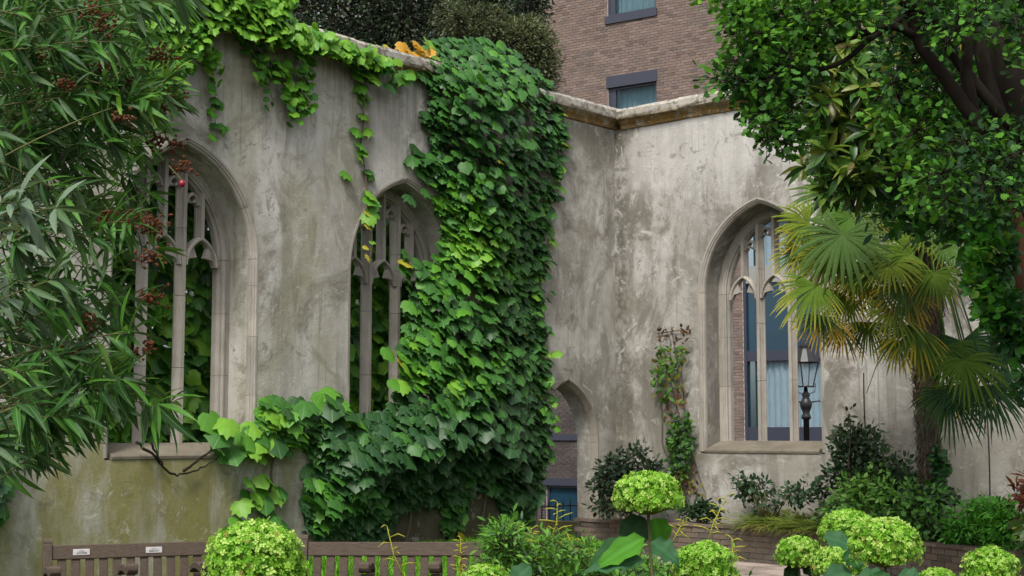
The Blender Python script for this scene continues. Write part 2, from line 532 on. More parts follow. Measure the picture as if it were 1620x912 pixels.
def lance(w, tint, bend=.25, tip=None):
    ys = [0, .12, .3, .55, .8, 1]; ws = [.12, .45, .9, 1, .6, .02]
    v, f = [], []
    for y, k in zip(ys, ws):
        zz = -bend * y * y
        v += [(-w * k, y, zz + w * k * .35), (0, y, zz), (w * k, y, zz + w * k * .35)]
    for i in range(5):
        a = i * 3
        f += [(a, a + 1, a + 4, a + 3), (a + 1, a + 2, a + 5, a + 4)]
    return Shape(v, f, tint, tip)
def tiny(w, tint, tip=None):
    return Shape([(0, 0, 0), (w, .45, .06), (0, 1, -.1), (-w, .45, .06), (0, .5, 0)], [(0, 1, 4), (1, 2, 4), (2, 3, 4), (3, 0, 4)], tint, tip)

def inside_poly(poly, x, y):
    r = np.zeros(len(x), bool); n = len(poly)
    for i in range(n):
        x1, y1 = poly[i]; x2, y2 = poly[(i + 1) % n]
        c = ((y1 > y) != (y2 > y)) & (x < (x2 - x1) * (y - y1) / (y2 - y1 + 1e-9) + x1)
        r ^= c
    return r
def edge_dist(poly, x, y):
    d = np.full(len(x), 1e9); n = len(poly)
    for i in range(n):
        a = np.array(poly[i], float); b = np.array(poly[(i + 1) % n], float)
        ab = b - a; t = np.clip(((x - a[0]) * ab[0] + (y - a[1]) * ab[1]) / (ab @ ab + 1e-9), 0, 1)
        d = np.minimum(d, np.hypot(x - a[0] - t * ab[0], y - a[1] - t * ab[1]))
    return d
def sample_poly(poly, n):
    p = np.array(poly, float); lo, hi = p.min(0), p.max(0)
    X, Y = [], []
    while sum(len(a) for a in X) < n:
        k = n * 3
        x = RNG.uniform(lo[0], hi[0], k); y = RNG.uniform(lo[1], hi[1], k)
        m = inside_poly(poly, x, y)
        X.append(x[m]); Y.append(y[m])
    return np.concatenate(X)[:n], np.concatenate(Y)[:n]
def rand_unit(n):
    v = RNG.normal(size=(n, 3)); return v / np.linalg.norm(v, axis=1, keepdims=True)
# ============================================================ SETTING
g = MB()
xs = [-300, -40, -12, -6, 0, 6, 12, 40, 300]; ys = [-20, 0, 8, 14, 20, 22.9, 24.2, 60, 400]           # the street beyond the walls lies lower
vs = [(x, y, -1.3 if y > 24 else 0) for y in ys for x in xs]
nx = len(xs)
g.add(vs, [(j * nx + i, j * nx + i + 1, (j + 1) * nx + i + 1, (j + 1) * nx + i) for j in range(len(ys) - 1) for i in range(nx - 1)])
struct('ground', g, M['soil'])

TH = 0.70
def wall_sheet(mb, fr, outer, holes, d, th=None):
    loops = [[Vector((s, z, 0)) for s, z in outer]] + [[Vector((s, z, 0)) for s, z in h] for h in holes]
    flat = [p for l in loops for p in l]
    mb.add([fr.p(p.x, d, p.y) for p in flat], [tuple(t) for t in tessellate_polygon(loops)])

def arch_pos(cs, w, e, zs, side, kind, val):
    if kind == 'j': return cs + side * w, val
    th = math.acos(e / (w + e)) * val
    return cs + side * ((w + e) * math.cos(th) - e), zs + (w + e) * math.sin(th)
def arch_loop(cs, w, e, zs, z0, n=12):
    L = [arch_pos(cs, w, e, zs, -1, 'j', z0), arch_pos(cs, w, e, zs, -1, 'j', zs)]
    L += [arch_pos(cs, w, e, zs, -1, 'a', i / n) for i in range(1, n + 1)]
    L += [arch_pos(cs, w, e, zs, 1, 'a', i / n) for i in range(n - 1, 0, -1)]
    L += [arch_pos(cs, w, e, zs, 1, 'j', zs), arch_pos(cs, w, e, zs, 1, 'j', z0)]
    return L

WINDOW = dict(w=.972, e=.32, zs=3.66, z0=1.42)
DOOR = dict(w=.68, e=.24, zs=1.56, z0=-.2)
S_L, S_M, S_R, S_D = 7.68, 4.33, 2.44, 1.12

def opening(fr, cs, kind):
    k = WINDOW if kind == 'w' else DOOR
    rings = [(.972, 0), (.972, .093), (.908, .095), (.915, .56), (1.30, TH)] if kind == 'w' else [(.68, 0), (.62, .09), (.615, .33), (.92, .34), (1.25, TH)]
    return [(arch_loop(cs, w, k['e'], k['zs'], k['z0']), d) for w, d in rings]

def ruin_wall(label, fr, mat, s0, s1, holes):
    t = thing('ruined_wall', label, 'wall', fr.p((s0 + s1) / 2, TH / 2, 0))
    m = MB()
    outer = [(s0, -.4), (s1, -.4), (s1, 6.18), (s0, 6.18)]
    hs = [opening(fr, c, k) for c, k in holes]
    wall_sheet(m, fr, outer, [h[0][0] for h in hs], 0)
    wall_sheet(m, fr, outer, [h[-1][0] for h in hs], TH)
    for h in hs:
        m.loft([[fr.p(s, d, z) for s, z in loop] for loop, d in h], True, False)
    for a, b in zip(outer, outer[1:] + outer[:1]):
        m.add([fr.p(a[0], 0, a[1]), fr.p(b[0], 0, b[1]), fr.p(b[0], TH, b[1]), fr.p(a[0], TH, a[1])], [(0, 1, 2, 3)])
    m.build('wall_face', mat, t)
    return t

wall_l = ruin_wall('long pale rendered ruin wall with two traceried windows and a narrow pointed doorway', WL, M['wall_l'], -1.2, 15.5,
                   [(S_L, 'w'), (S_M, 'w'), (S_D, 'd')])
wall_r = ruin_wall('shorter stained grey ruin wall behind the palm with one traceried window', WR, M['wall_r'], -.03, 11.0, [(S_R, 'w')])

def stones(parent, fr, cs, e, zs, z0, prof, name, mat, jcuts, acuts, gap=.0016):
    for side in (-1, 1):
        for a, b in zip(jcuts[:-1], jcuts[1:]):
            m = MB()
            m.loft([[fr.p(*((lambda q: (q[0], d, q[1]))(arch_pos(cs, w, e, zs, side, 'j', z)))) for w, d in prof] for z in (a + gap, b - gap)])
            m.build(name, mat, parent)
        for a, b in zip(acuts[:-1], acuts[1:]):
            m = MB()
            k = 6
            m.loft([[fr.p(*((lambda q: (q[0], d, q[1]))(arch_pos(cs, w, e, zs, side, 'a', a + .002 + (b - a - .004) * i / k)))) for w, d in prof] for i in range(k + 1)])
            m.build(name, mat, parent)

HOOD = [(.985, .03), (.985, -.006), (.958, -.006), (.950, .008), (.935, .012), (.928, .032), (.914, .036), (.905, .058), (.905, .091), (.968, .091), (.968, .03)]
FRAME = [(.765, .55), (.765, .47), (.785, .44), (.785, .41), (.80, .41), (.812, .385), (.83, .385), (.84, .40), (.925, .41), (.925, .55)]
def mull_prof(w, d0, d1):
    dm = (d0 + d1) / 2
    h = w / 2
    return [(-.022, d0), (.022, d0), (.026, d0 + .03), (h * .8, d0 + .075), (h, d0 + .085), (h, d1 - .05), (.03, d1), (-.03, d1), (-h, d1 - .05), (-h, d0 + .085), (-h * .8, d0 + .075), (-.026, d0 + .03)]

def tracery_window(parent, fr, cs, lab):
    k = WINDOW; e, zs = k['e'], k['zs']
    t = bpy.data.objects.new('tracery_window', None); COL.objects.link(t); t.parent = parent
    t['label'] = lab
    t.location = fr.p(cs, .4, 1.5) - origin_of(parent)
    jc = [1.44, 2.12, 2.78, 3.36, zs]
    stones(t, fr, cs, e, zs, 1.42, HOOD, 'jamb_stone', M['stone'], jc, [0, .36, .70, 1.0])
    stones(t, fr, cs, e, zs, 1.42, FRAME, 'frame_stone', M['stone'], [1.57, 2.35, 3.05, zs], [0, .5, 1.0])
    s = MB()                                            # sloping sill
    s.loft([[fr.p(cs + u, d, z) for d, z in [(-.012, 1.425), (-.016, 1.455), (.0, 1.475), (.40, 1.59), (.62, 1.59), (.62, 1.41)]] for u in (-.895, .895)])
    s.build('sill', M['sill'], t)
    rin = .775 + e
    def top(x): return zs + math.sqrt(max(rin * rin - (abs(x) + e) ** 2, 0))
    def bar(x, w, z0, z1, d0, d1, name):
        m = MB()
        pr = mull_prof(w, d0, d1)
        m.loft([[fr.p(cs + x + u, d, z) for u, d in pr] for z in (z0, z1)])
        m.build(name, M['stone'], t)
    for x in (-.25, .25):
        cuts = [1.575, 2.42, 3.22, 3.98, top(x) + .03]
        for a, b in zip(cuts[:-1], cuts[1:]): bar(x, .122, a + .0025, b - .0025, .385, .54, 'mullion_stone')
    for x in (-.505, 0, .505):
        bar(x, .075, 3.88, top(x) + .03, .40, .53, 'upper_mullion')
    # cusped heads of the three lights
    def head(x, hw, z, e2, prof, dcusp, cs_len):
        m = MB()
        n = 8
        for side in (-1, 1):
            m.loft([[fr.p(*((lambda q: (q[0], d, q[1]))(arch_pos(cs + x, w, e2, z, side, 'a', i / n)))) for w, d in prof] for i in range(n + 1)])
        m.build('light_arch', M['stone'], t)
        for side in (-1, 1):                            # one cusp on each side
            c = MB()
            wi = hw - .005
            a0 = arch_pos(cs + x, wi, e2, z, side, 'a', .02); a1 = arch_pos(cs + x, wi, e2, z, side, 'a', .80)
            mid = arch_pos(cs + x, wi, e2, z, side, 'a', .40)
            tip = (mid[0] - side * cs_len, mid[1] - cs_len * .25)
            b0 = ((a0[0] * .55 + tip[0] * .45) + side * .022, (a0[1] * .5 + tip[1] * .5) + .012)
            b1 = ((a1[0] * .5 + tip[0] * .5) + side * .03, (a1[1] * .5 + tip[1] * .5) + .02)
            tip2 = (tip[0] - side * .012, tip[1] - .022)
            loop = [a0, b0, tip2, tip, b1, a1, arch_pos(cs + x, wi + .01, e2, z, side, 'a', .6), (mid[0] + side * .01, mid[1]), arch_pos(cs + x, wi + .01, e2, z, side, 'a', .2)]
            c.loft([[fr.p(q[0], d, q[1]) for q in loop] for d in (dcusp, dcusp + .07)])
            c.build('cusp', M['stone'], t)
    for x in (-.505, 0, .505):
        pr = [(.192, .41), (.202, .395), (.216, .395), (.235, .42), (.235, .51), (.2, .51), (.19, .47)]
        head(x, .20, 3.57, .13, pr, .43, .095)
    xs = [-.505, -.25, 0, .25, .505]
    for x0, x1 in zip(xs[:-1], xs[1:]):
        z = min(top(x0), top(x1)) - .06
        z = min(z, max(top(x0), top(x1)) - .22)
        pr = [(.068, .42), (.075, .41), (.10, .43), (.10, .51), (.07, .51)]
        head((x0 + x1) / 2, .07, z - .06, .05, pr, .44, .035)
    return t

tracery_window(wall_l, WL, S_L, 'taller-looking traceried window beside the long-leaved shrub')
tracery_window(wall_l, WL, S_M, 'traceried window half covered by the big-leaved vine')
tracery_window(wall_r, WR, S_R, 'traceried window beside the palm, blue glass seen through it')

# doorway edge stones: thin chamfer ring laid just proud of the render
dk = DOOR
d_arch = bpy.data.objects.new('doorway', None); COL.objects.link(d_arch); d_arch.parent = wall_l
d_arch.location = WL.p(S_D, .2, 1) - origin_of(wall_l)
stones(d_arch, WL, S_D, dk['e'], dk['zs'], 0, [(.612, .095), (.621, .06), (.675, -.008), (.70, -.006), (.705, .02), (.67, .05)], 'jamb_stone', M['door_stone'],
       [0.0, .55, 1.08, dk['zs']], [0, .5, 1.0])

# coping, stone by stone
CPROF = [(.02, 6.165), (-.025, 6.185), (-.035, 6.235), (-.075, 6.285), (-.13, 6.315), (-.14, 6.35), (-.14, 6.43), (-.10, 6.475), (.3, 6.56), (TH + .10, 6.475), (TH + .14, 6.43), (TH + .14, 6.33), (TH + .02, 6.20), (TH - .02, 6.165)]
def coping(parent, fr, s0, s1, step):
    s = s0
    while s < s1 - .05:
        L = min(step * random.uniform(.85, 1.15), s1 - s)
        m = MB()
        n = 4
        r = random.uniform(-.012, .012)
        m.loft([[fr.p(s + .003 + (L - .006) * i / n, d + random.uniform(-.006, .006), z + r + random.uniform(-.006, .006)) for d, z in CPROF] for i in range(n + 1)])
        m.build('coping_stone', M['coping'], parent)
        s += L
coping(wall_l, WL, -1.0, 15.4, 1.05)
coping(wall_r, WR, .135, 10.9, 1.0)

# two thin cables down the short wall
for px_, y0, y1 in ((1371, 590, 760), (1567, 560, 792)):
    s_, z0_, _ = WR.px(px_, y1); _, z1_, _ = WR.px(px_, y0)
    c = MB(); c.tube([WR.p(s_ + .006 * math.sin(i), -.012, z0_ + (z1_ - z0_) * i / 6) for i in range(7)], .008, 5)
    c.build('cable', M['iron'], wall_r)

# ------------------------------------------------------------ raised bed: brick retaining wall, soil, path, lawn
bed_pts = []
for px_, y_ in ((918, 21.45), (1000, 20.95), (1100, 20.2), (1240, 19.1), (1450, 16.9), (1620, 15.1), (1800, 13.4)):
    p = at(px_, HORIZON, y_); bed_pts.append(Vector((p.x, p.y, 0)))
def resample(pts, step):
    # Catmull-Rom, then equal steps
    P = [pts[0] * 2 - pts[1]] + pts + [pts[-1] * 2 - pts[-2]]
    fine = []
    for i in range(1, len(P) - 2):
        for k in range(24):
            t = k / 24
            a, b, c, d = P[i - 1], P[i], P[i + 1], P[i + 2]
            fine.append(.5 * ((2 * b) + (c - a) * t + (2 * a - 5 * b + 4 * c - d) * t * t + (3 * b - a - 3 * c + d) * t ** 3))
    fine.append(pts[-1])
    out, acc = [fine[0]], 0.0
    for a, b in zip(fine[:-1], fine[1:]):
        L = (b - a).length
        while acc + L >= step:
            r = (step - acc) / L
            a = a.lerp(b, r); out.append(a.copy()); L = (b - a).length; acc = 0
        acc += L
    return out
bedwall = thing('retaining_wall', 'low weathered brown brick retaining wall round the raised planting bed', 'wall', bed_pts[3])
line = resample(bed_pts, .235)
half = resample(bed_pts, .1175)
def bed_n(i, L):
    t = (L[min(i + 1, len(L) - 1)] - L[max(i - 1, 0)]).normalized()
    return t, Vector((t.y, -t.x, 0))
m = MB()                                                # mortar core
rings = []
for i, p in enumerate(line):
    t, n = bed_n(i, line)
    if n.y > 0: n = -n
    rings.append([p - n * .012 + UP * 0, p - n * .012 + UP * .44, p - n * .20 + UP * .44, p - n * .20])
m.loft(rings); m.build('mortar_core', M['bed_mortar'], bedwall)
BT = [(.150, .122, .096), (.122, .098, .078), (.172, .140, .112), (.140, .118, .096), (.104, .086, .070), (.156, .118, .088)]
def brick_shape(hx, hy, hz, tint):
    b = MB().box((0, 0, 0), Vector((1, 0, 0)), Vector((0, 1, 0)), UP, (hx, hy, hz))
    return Shape(b.v, b.f, tint)
bsh = [brick_shape(.108, .045, .032, c) for c in BT]
pos, rot = [], []
for r in range(6):
    for i in range(len(half)):
        if i % 2 != r % 2: continue
        t, n = bed_n(i, half)
        if n.y > 0: n = -n
        p = half[i] - n * (.045 + random.uniform(-.004, .004)) + UP * (.037 + r * .074 - .005)
        pos.append(p); rot.append(np.array([[t.x, -n.x, 0], [t.y, -n.y, 0], [0, 0, 1]]))
scatter('brick', bedwall, bsh, np.array([tuple(p) for p in pos]), np.array(rot), np.ones(len(pos)), RNG.integers(0, len(bsh), len(pos)), M['bed_brick'], 300, mass='brickwork', smooth=False)
csh = [brick_shape(.113, .125, .02, (c[0] * 1.15, c[1] * 1.1, c[2] * 1.05)) for c in BT]
pos, rot = [], []
for i in range(len(line)):
    t, n = bed_n(i, line)
    if n.y > 0: n = -n
    pos.append(line[i] - n * .105 + UP * (.462 + random.uniform(-.003, .003))); rot.append(np.array([[t.x, -n.x, 0], [t.y, -n.y, 0], [0, 0, 1]]))
scatter('cap_brick', bedwall, csh, np.array([tuple(p) for p in pos]), np.array(rot), np.ones(len(pos)), RNG.integers(0, len(csh), len(pos)), M['bed_brick'], 300, smooth=False)

def bed_y(px_):                                         # depth of the bed wall along a sight line
    return float(np.interp(px_, [918, 1000, 1100, 1240, 1450, 1620, 1800], [21.45, 20.95, 20.2, 19.1, 16.9, 15.1, 13.4]))
soil = MB(); rings = []
for i, p in enumerate(line):
    t, n = bed_n(i, line)
    if n.y > 0: n = -n
    a = p - n * .2
    s_ = max((a - CORNER).dot(SR), -.0)
    b = WR.p(s_, .01, 0)
    row = []
    for k in range(7):
        q = a.lerp(b, k / 6)
        row.append(q + UP * (.42 + .30 * (k / 6) * min((b - a).length / 2.5, 1) + random.uniform(-.02, .02)))
    rings.append(row)
soil.loft(rings, False, False)
struct('bed_soil', soil, M['soil'], True)

# paved path along the bed
path = MB(); rings = []
for i, p in enumerate(line):
    t, n = bed_n(i, line)
    if n.y > 0: n = -n
    rings.append([p - n * .05 + UP * .004, p + n * 1.7 + UP * .004])
path.loft(rings, False, False)
pobj = struct('path', path, M['bed_mortar'])
ssh = [brick_shape(.195, .195, .014, c) for c in ((.36, .29, .25), (.31, .25, .215), (.40, .33, .29), (.33, .28, .25))]
pos, rot = [], []
l40 = resample(bed_pts, .40)
for i, p in enumerate(l40[1:-1], 1):
    t, n = bed_n(i, l40)
    if n.y > 0: n = -n
    for k in range(4):
        pos.append(p + n * (.22 + .40 * k) + UP * (.010 + random.uniform(-.003, .003))); rot.append(np.array([[t.x, -n.x, 0], [t.y, -n.y, 0], [0, 0, 1]]))
scatter('paving_slab', pobj, ssh, np.array([tuple(p) for p in pos]), np.array(rot), np.ones(len(pos)), RNG.integers(0, 4, len(pos)), M['bed_brick'], 300, smooth=False)

# lawn, rising to a low bank at the foot of the long wall
def sm(a, b, x):
    t = np.clip((np.asarray(x, float) - a) / (b - a), 0, 1); return t * t * (3 - 2 * t)
def lawn_z(x, y):
    s = (x - CORNER.x) * SL.x + (y - CORNER.y) * SL.y; d = (x - CORNER.x) * NL.x + (y - CORNER.y) * NL.y
    return .24 * sm(1.2, 2.4, s) * sm(7.0, 5.7, s) * sm(4.5, .8, d)
def grass(name, poly, n, h, tints, kind='structure'):
    P = np.array(poly); lo, hi = P.min(0), P.max(0)
    x, y = sample_poly(poly, n)
    pos = np.stack([x, y, lawn_z(x, y)], 1)
    tip = np.stack([RNG.normal(0, .35, n), RNG.normal(0, .35, n), np.ones(n)], 1)
    rot = basis(tip, rand_unit(n))
    sh = [Shape([(-.05, 0, 0), (.05, 0, 0), (.03, .6, .05), (0, 1, .2)], [(0, 1, 2), (0, 2, 3)], c) for c in tints]
    e = bpy.data.objects.new('tmp', None)
    o = scatter('blade', e, sh, pos, rot, RNG.uniform(.6, 1.3, n) * h, RNG.integers(0, len(sh), n), M['leaf_soft'], 0, mass=name, smooth=False)
    o.parent = None
    bpy.data.objects.remove(e)
    return tag(o, kind='stuff')
lawn_poly = [(-7, 11.0), (-1.5, 11.2), (.9, 12.0), (2.2, 15.5), (1.0, 20.0), (-.3, 19.8), (-3.6, 15.7), (-6.5, 12.4)]
gl = MB(); gx = np.linspace(-7.5, 2.5, 41); gy = np.linspace(10.5, 20.5, 41); gv = {}
for i in range(40):
    for j in range(40):
        cx_, cy_ = (gx[i] + gx[i + 1]) / 2, (gy[j] + gy[j + 1]) / 2
        if not inside_poly(lawn_poly, np.array([cx_]), np.array([cy_]))[0]: continue
        q = []
        for a, b in ((i, j), (i + 1, j), (i + 1, j + 1), (i, j + 1)):
            if (a, b) not in gv:
                gv[(a, b)] = len(gl.v); gl.v.append((gx[a], gy[b], .006 + float(lawn_z(gx[a], gy[b])))); gl.c.append((1, 1, 1))
            q.append(gv[(a, b)])
        gl.f.append(tuple(q))
struct('lawn', gl, plain_mat('lawn_soil', (.045, .075, .018), .95, .1))
grass('grass', lawn_poly, 60000, .13, [(.12, .32, .02), (.16, .40, .025), (.09, .24, .02), (.20, .42, .04)])

# ============================================================ BRICK BUILDING BEYOND THE WALLS
A_F = math.atan(3460 * CT / F)
SF = Vector((math.sin(A_F), -math.cos(A_F), 0)); NF = Vector((-SF.y * -1, 0, 0))
NF = Vector((-math.cos(A_F), -math.sin(A_F), 0))
fo = at(963, HORIZON, 40.0); fo.z = 0
FW = Frame(fo, SF, NF)
def fu(px_, py_=400): return FW.px(px_, py_)[0]
def fz(px_, py_): return FW.px(px_, py_)[1]
bld = thing('brick_building', 'brown brick building with dark blue framed windows rising beyond the ruin walls', 'building', FW.p(3, 3, 0))
U0, U1, ZT = fu(848), fu(1500), 16.5
rects = []                                              # (u0, u1, z0, z1, kind)
uw0, uw1 = fu(963), fu(1041)
zl = fz(963, 123); zu = fz(963, 36)
rects.append((uw0, uw1, zl - 1.75, zl, 'small'))
rects.append((uw0, uw1, zu, zu + 1.75, 'small'))
rects.append((uw0 + 4.6, uw1 + 4.6, zl - 1.75, zl, 'small'))
rects.append((uw0 + 4.6, uw1 + 4.6, zu, zu + 1.75, 'small'))
ub0, ub1 = fu(1176, 550), fu(1345, 550)
rects.append((ub0, ub1, fz(1176, 722), fz(1176, 345), 'bay'))
ud0, ud1 = fu(864, 760), fu(924, 760)
rects.append((ud0, ud1, fz(890, 840), fz(890, 768), 'door'))
def rect_loop(r, g=0): return [(r[0] - g, r[2] - g), (r[1] + g, r[2] - g), (r[1] + g, r[3] + g), (r[0] - g, r[3] + g)]
m = MB()
wall_sheet(m, FW, [(U0, -1.6), (U1, -1.6), (U1, ZT), (U0, ZT)], [rect_loop(r) for r in rects], .012)
for r in rects:
    L = rect_loop(r)
    m.loft([[FW.p(u, d, z) for u, z in L] for d in (.012, .30)], True, False)
for a, b in (((U0, -1.6), (U0, ZT)), ((U0, ZT), (U1, ZT)), ((U1, ZT), (U1, -1.6))):
    m.add([FW.p(a[0], .012, a[1]), FW.p(b[0], .012, b[1]), FW.p(b[0], 8, b[1]), FW.p(a[0], 8, a[1])], [(0, 1, 2, 3)])
m.build('wall', M['mortar'], bld)
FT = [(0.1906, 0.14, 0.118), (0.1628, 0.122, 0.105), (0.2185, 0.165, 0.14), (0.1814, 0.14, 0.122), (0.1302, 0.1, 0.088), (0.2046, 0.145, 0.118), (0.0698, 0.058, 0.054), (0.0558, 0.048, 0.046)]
fb = [brick_shape(.1075, .03, .0315, c) for c in FT]
pos, bsc = [], []
for r in range(-20, int(ZT / .075)):
    z = .04 + r * .075
    cuts = [U0] + [e for q in sorted(rects) if q[2] - .03 < z < q[3] + .03 for e in (q[0], q[1])] + [U1]
    for a_, b_ in zip(cuts[::2], cuts[1::2]):
        u = a_ - (.1125 if r % 2 else 0)
        while u < b_ - .02:
            l_, r_ = max(u, a_) + .005, min(u + .225, b_) - .005
            if r_ - l_ > .02:
                pos.append(FW.p((l_ + r_) / 2, .024 + random.uniform(-.002, .002), z)); bsc.append(((r_ - l_) / .215, 1, 1))
            u += .225
pos = np.array([tuple(p) for p in pos]); n = len(pos)
R = np.array([[SF.x, -NF.x, 0], [SF.y, -NF.y, 0], [0, 0, 1]])
sx, sy, dep = screen(pos)
pr = np.where((sx > 1000) & (sx < 1120) & (sy > 8) & (sy < 118), 5.0, 0) - dep * .01
scatter('brick', bld, fb, pos, np.repeat(R[None], n, 0), np.array(bsc), np.where((pos[:, 2] < 3.2) & (sx < 945), 6 + RNG.integers(0, 2, n), RNG.choice(6, n, p=[.25, .2, .15, .2, .08, .12])), M['brick'], 300, prio=pr, mass='brickwork', smooth=False)  # low bricks behind the doorway: building shade painted in as darker tints
def bar(mb, u0, u1, z0, z1, d0, d1):
    mb.box(FW.p((u0 + u1) / 2, (d0 + d1) / 2, (z0 + z1) / 2), FW.s, FW.n, UP, ((u1 - u0) / 2, (d1 - d0) / 2, (z1 - z0) / 2))
def curtain(parent, u0, u1, z0, z1, d, mat='curtain'):
    m = MB(); n = int((u1 - u0) / .035)
    m.loft([[FW.p(u0 + (u1 - u0) * i / n, d + .035 * math.sin(i * 1.3) + .015 * math.sin(i * .37), z) for i in range(n + 1)] for z in (z0, z1)], False, False)
    m.build('curtain', M[mat], parent, True)
def room(parent, u0, u1, z0, z1):
    m = MB(); bar(m, u0 - .1, u1 + .1, z0 - .1, z1 + .1, .9, 1.0); m.build('room_wall', M['room'], parent)
for (u0, u1, z0, z1, kind) in rects:
    w = bpy.data.objects.new('window', None); COL.objects.link(w); w.parent = bld
    w.location = FW.p((u0 + u1) / 2, .1, z0) - origin_of(bld)
    if kind == 'small':
        fr_ = MB()
        bar(fr_, u0 - .03, u1 + .03, z1 - .30, z1 + .02, -.03, .16)
        fr_.build('head_panel', M['navy'], w)
        fr_ = MB(); bar(fr_, u0 - .05, u1 + .05, z0 - .05, z0 + .16, -.05, .16); fr_.build('sill_panel', M['navy'], w)
        fr_ = MB(); fr_.loft([[FW.p(u, d, z) for u, z in [(u0 + g, z0 + .162 + g), (u1 - g, z0 + .162 + g), (u1 - g, z1 - .302 - g), (u0 + g, z1 - .302 - g)]] for g, d in ((0, .06), (.06, .06), (.06, .16), (0, .16))], True, False)
        fr_.build('frame', M['navy'], w)
        fr_ = MB(); bar(fr_, u0 + .062, u0 + .22, z0 + .225, z1 - .365, .07, .15); fr_.build('side_panel', M['navy'], w)
        gl_ = MB(); bar(gl_, u0 + .222, u1 - .062, z0 + .225, z1 - .365, .10, .115); gl_.build('pane', M['glass'], w)
        curtain(w, u0 + .2, u1 - .05, z0 + .1, z1 - .3, .30)
        room(w, u0, u1, z0, z1)
    elif kind == 'bay':
        za, zb = fz(1176, 572), fz(1176, 556)
        zc, zd = fz(1176, 449), fz(1176, 422)
        for a, b, nm in ((z0, fz(1176, 676), 'sill_panel'), (za, zb, 'transom'), (zc, zd, 'spandrel_panel'), (z1 - .1, z1, 'head_panel')):
            fr_ = MB(); bar(fr_, u0 + .08, u1, a, b, .04, .20); fr_.build(nm, M['clad'] if nm == 'spandrel_panel' else M['navy'], w)
        fr_ = MB(); bar(fr_, u0, u0 + .078, z0, z1, .03, .22); fr_.build('frame_post', M['navy'], w)
        nu = 1
        for j in range(nu):
            a = u0 + .08 + (u1 - u0 - .08) * j / nu; b = u0 + .08 + (u1 - u0 - .08) * (j + 1) / nu
            if j:
                for (p, q) in ((fz(1176, 676), za), (zb, zc), (zd, z1 - .1)):
                    fr_ = MB(); bar(fr_, a - .035, a + .035, p + .002, q - .002, .05, .19); fr_.build('frame_post', M['navy'], w)
            for (p, q, mt) in ((fz(1176, 676), za, 'glass'), (zb, zc, 'glass_blue'), (zd, z1 - .1, 'glass')):
                gl_ = MB(); bar(gl_, a + (.036 if j else .002), b - .036, p + .003, q - .003, .11, .125); gl_.build('pane', M[mt], w)
        curtain(w, u0 + .5, u1, z0 + .2, za, .20, 'curtain_grey')
        curtain(w, u0 + .3, u1, zd, z1, .24, 'curtain_grey')
        room(w, u0, u1, z0, z1)
    else:
        fr_ = MB(); fr_.loft([[FW.p(u, d, z) for u, z in [(u0 + g, z0 + g), (u1 - g, z0 + g), (u1 - g, z1 - g), (u0 + g, z1 - g)]] for g, d in ((0, .06), (.07, .06), (.07, .16), (0, .16))], True, False)
        fr_.build('frame', M['navy'], w)
        gl_ = MB(); bar(gl_, u0 + .072, u1 - .072, z0 + .072, z1 - .072, .10, .115); gl_.build('pane', M['glass_blue'], w)
        room(w, u0, u1, z0, z1)
for py0, py1 in ((697, 687), (768.5, 757)):             # dark bands across the brick seen through the doorway
    b_ = MB(); bar(b_, fu(850), fu(940), fz(890, py0), fz(890, py1), -.05, .02); b_.build('band', M['navy'], bld)

# grey clad block that the trees stand against
cl = thing('clad_building', 'grey panel clad building with vertical seams showing between tree and brickwork', 'building', FW.p(U0 - 3, 6, 0))
m = MB(); bar(m, U0 - 9, U0 - .02, -1.6, 17, 1.2, 8); m.build('wall', M['clad'], cl)
for i in range(60):
    m = MB(); u = U0 - .16 - i * .15
    bar(m, u - .062, u + .062, 8, 16.9, 1.14, 1.197)
    m.build('cladding_panel', M['clad'], cl)

# low mossy wall with railings beyond the doorway
lw = thing('low_wall', 'low mossy stone wall topped by black railings beyond the pointed doorway', 'wall', (at(890, HORIZON, 24.5).x, 24.5, -1.3))
p0 = at(835, 826, 24.6); p1 = at(925, 823, 24.2)
ax = (Vector((p1.x, p1.y, 0)) - Vector((p0.x, p0.y, 0))).normalized(); ay = Vector((-ax.y, ax.x, 0))
L = (p1 - p0).length
m = MB(); m.box((p0 + p1) / 2 + UP * -(p0.z / 2 + .75), ax, ay, UP, (L / 2 + .3, .15, p0.z / 2 + .75)); m.build('wall_face', stone_mat('mossy_stone', (.15, .13, .06), (.11, .10, .045), (.06, .055, .03)), lw)
for i in range(9):
    q = p0.lerp(p1, i / 8.0)
    m = MB(); m.tube([q + UP * .002, q + UP * .30, q + UP * .36], [.012, .012, .002], 6); m.build('railing_bar', M['iron'], lw)
m = MB(); m.tube([p0 + UP * .24, p1 + UP * .24], .012, 6); m.build('rail', M['iron'], lw)

# ------------------------------------------------------------ street lamp seen through the short wall's window
lamp = thing('street_lamp', 'black iron street lamp with tapered glass lantern seen through the traceried window', 'street lamp', (at(1276, HORIZON, 28).x, 28, -1.3))
b = lamp.location.copy(); zL = at(1276, 612, 28).z + 1.3
m = MB(); m.lathe(b, [(.16, 0), (.16, .5), (.12, .55), (.11, .9), (.075, .95), (.06, 1.4), (.055, zL - .62), (.09, zL - .60), (.09, zL - .55), (.06, zL - .5), (.10, zL - .40), (.12, zL - .33), (.085, zL - .25), (.06, zL - .2), (.085, zL - .16), (.045, zL - .1), (.03, zL)], 14); m.build('post', M['iron'], lamp, True)
m = MB()
for sgn in (-1, 1): m.tube([b + Vector((sgn * .05, 0, zL - .3)), b + Vector((sgn * .24, 0, zL - .27)), b + Vector((sgn * .27, 0, zL - .27))], [.016, .014, .022], 6)
m.build('ladder_bar', M['iron'], lamp)
m = MB()
for sgn in (-1, 1): m.tube([b + Vector((sgn * .05, 0, zL - .14)), b + Vector((sgn * .17, 0, zL - .10)), b + Vector((sgn * .19, 0, zL + .06)), b + Vector((sgn * .15, 0, zL + .04))], .009, 6)
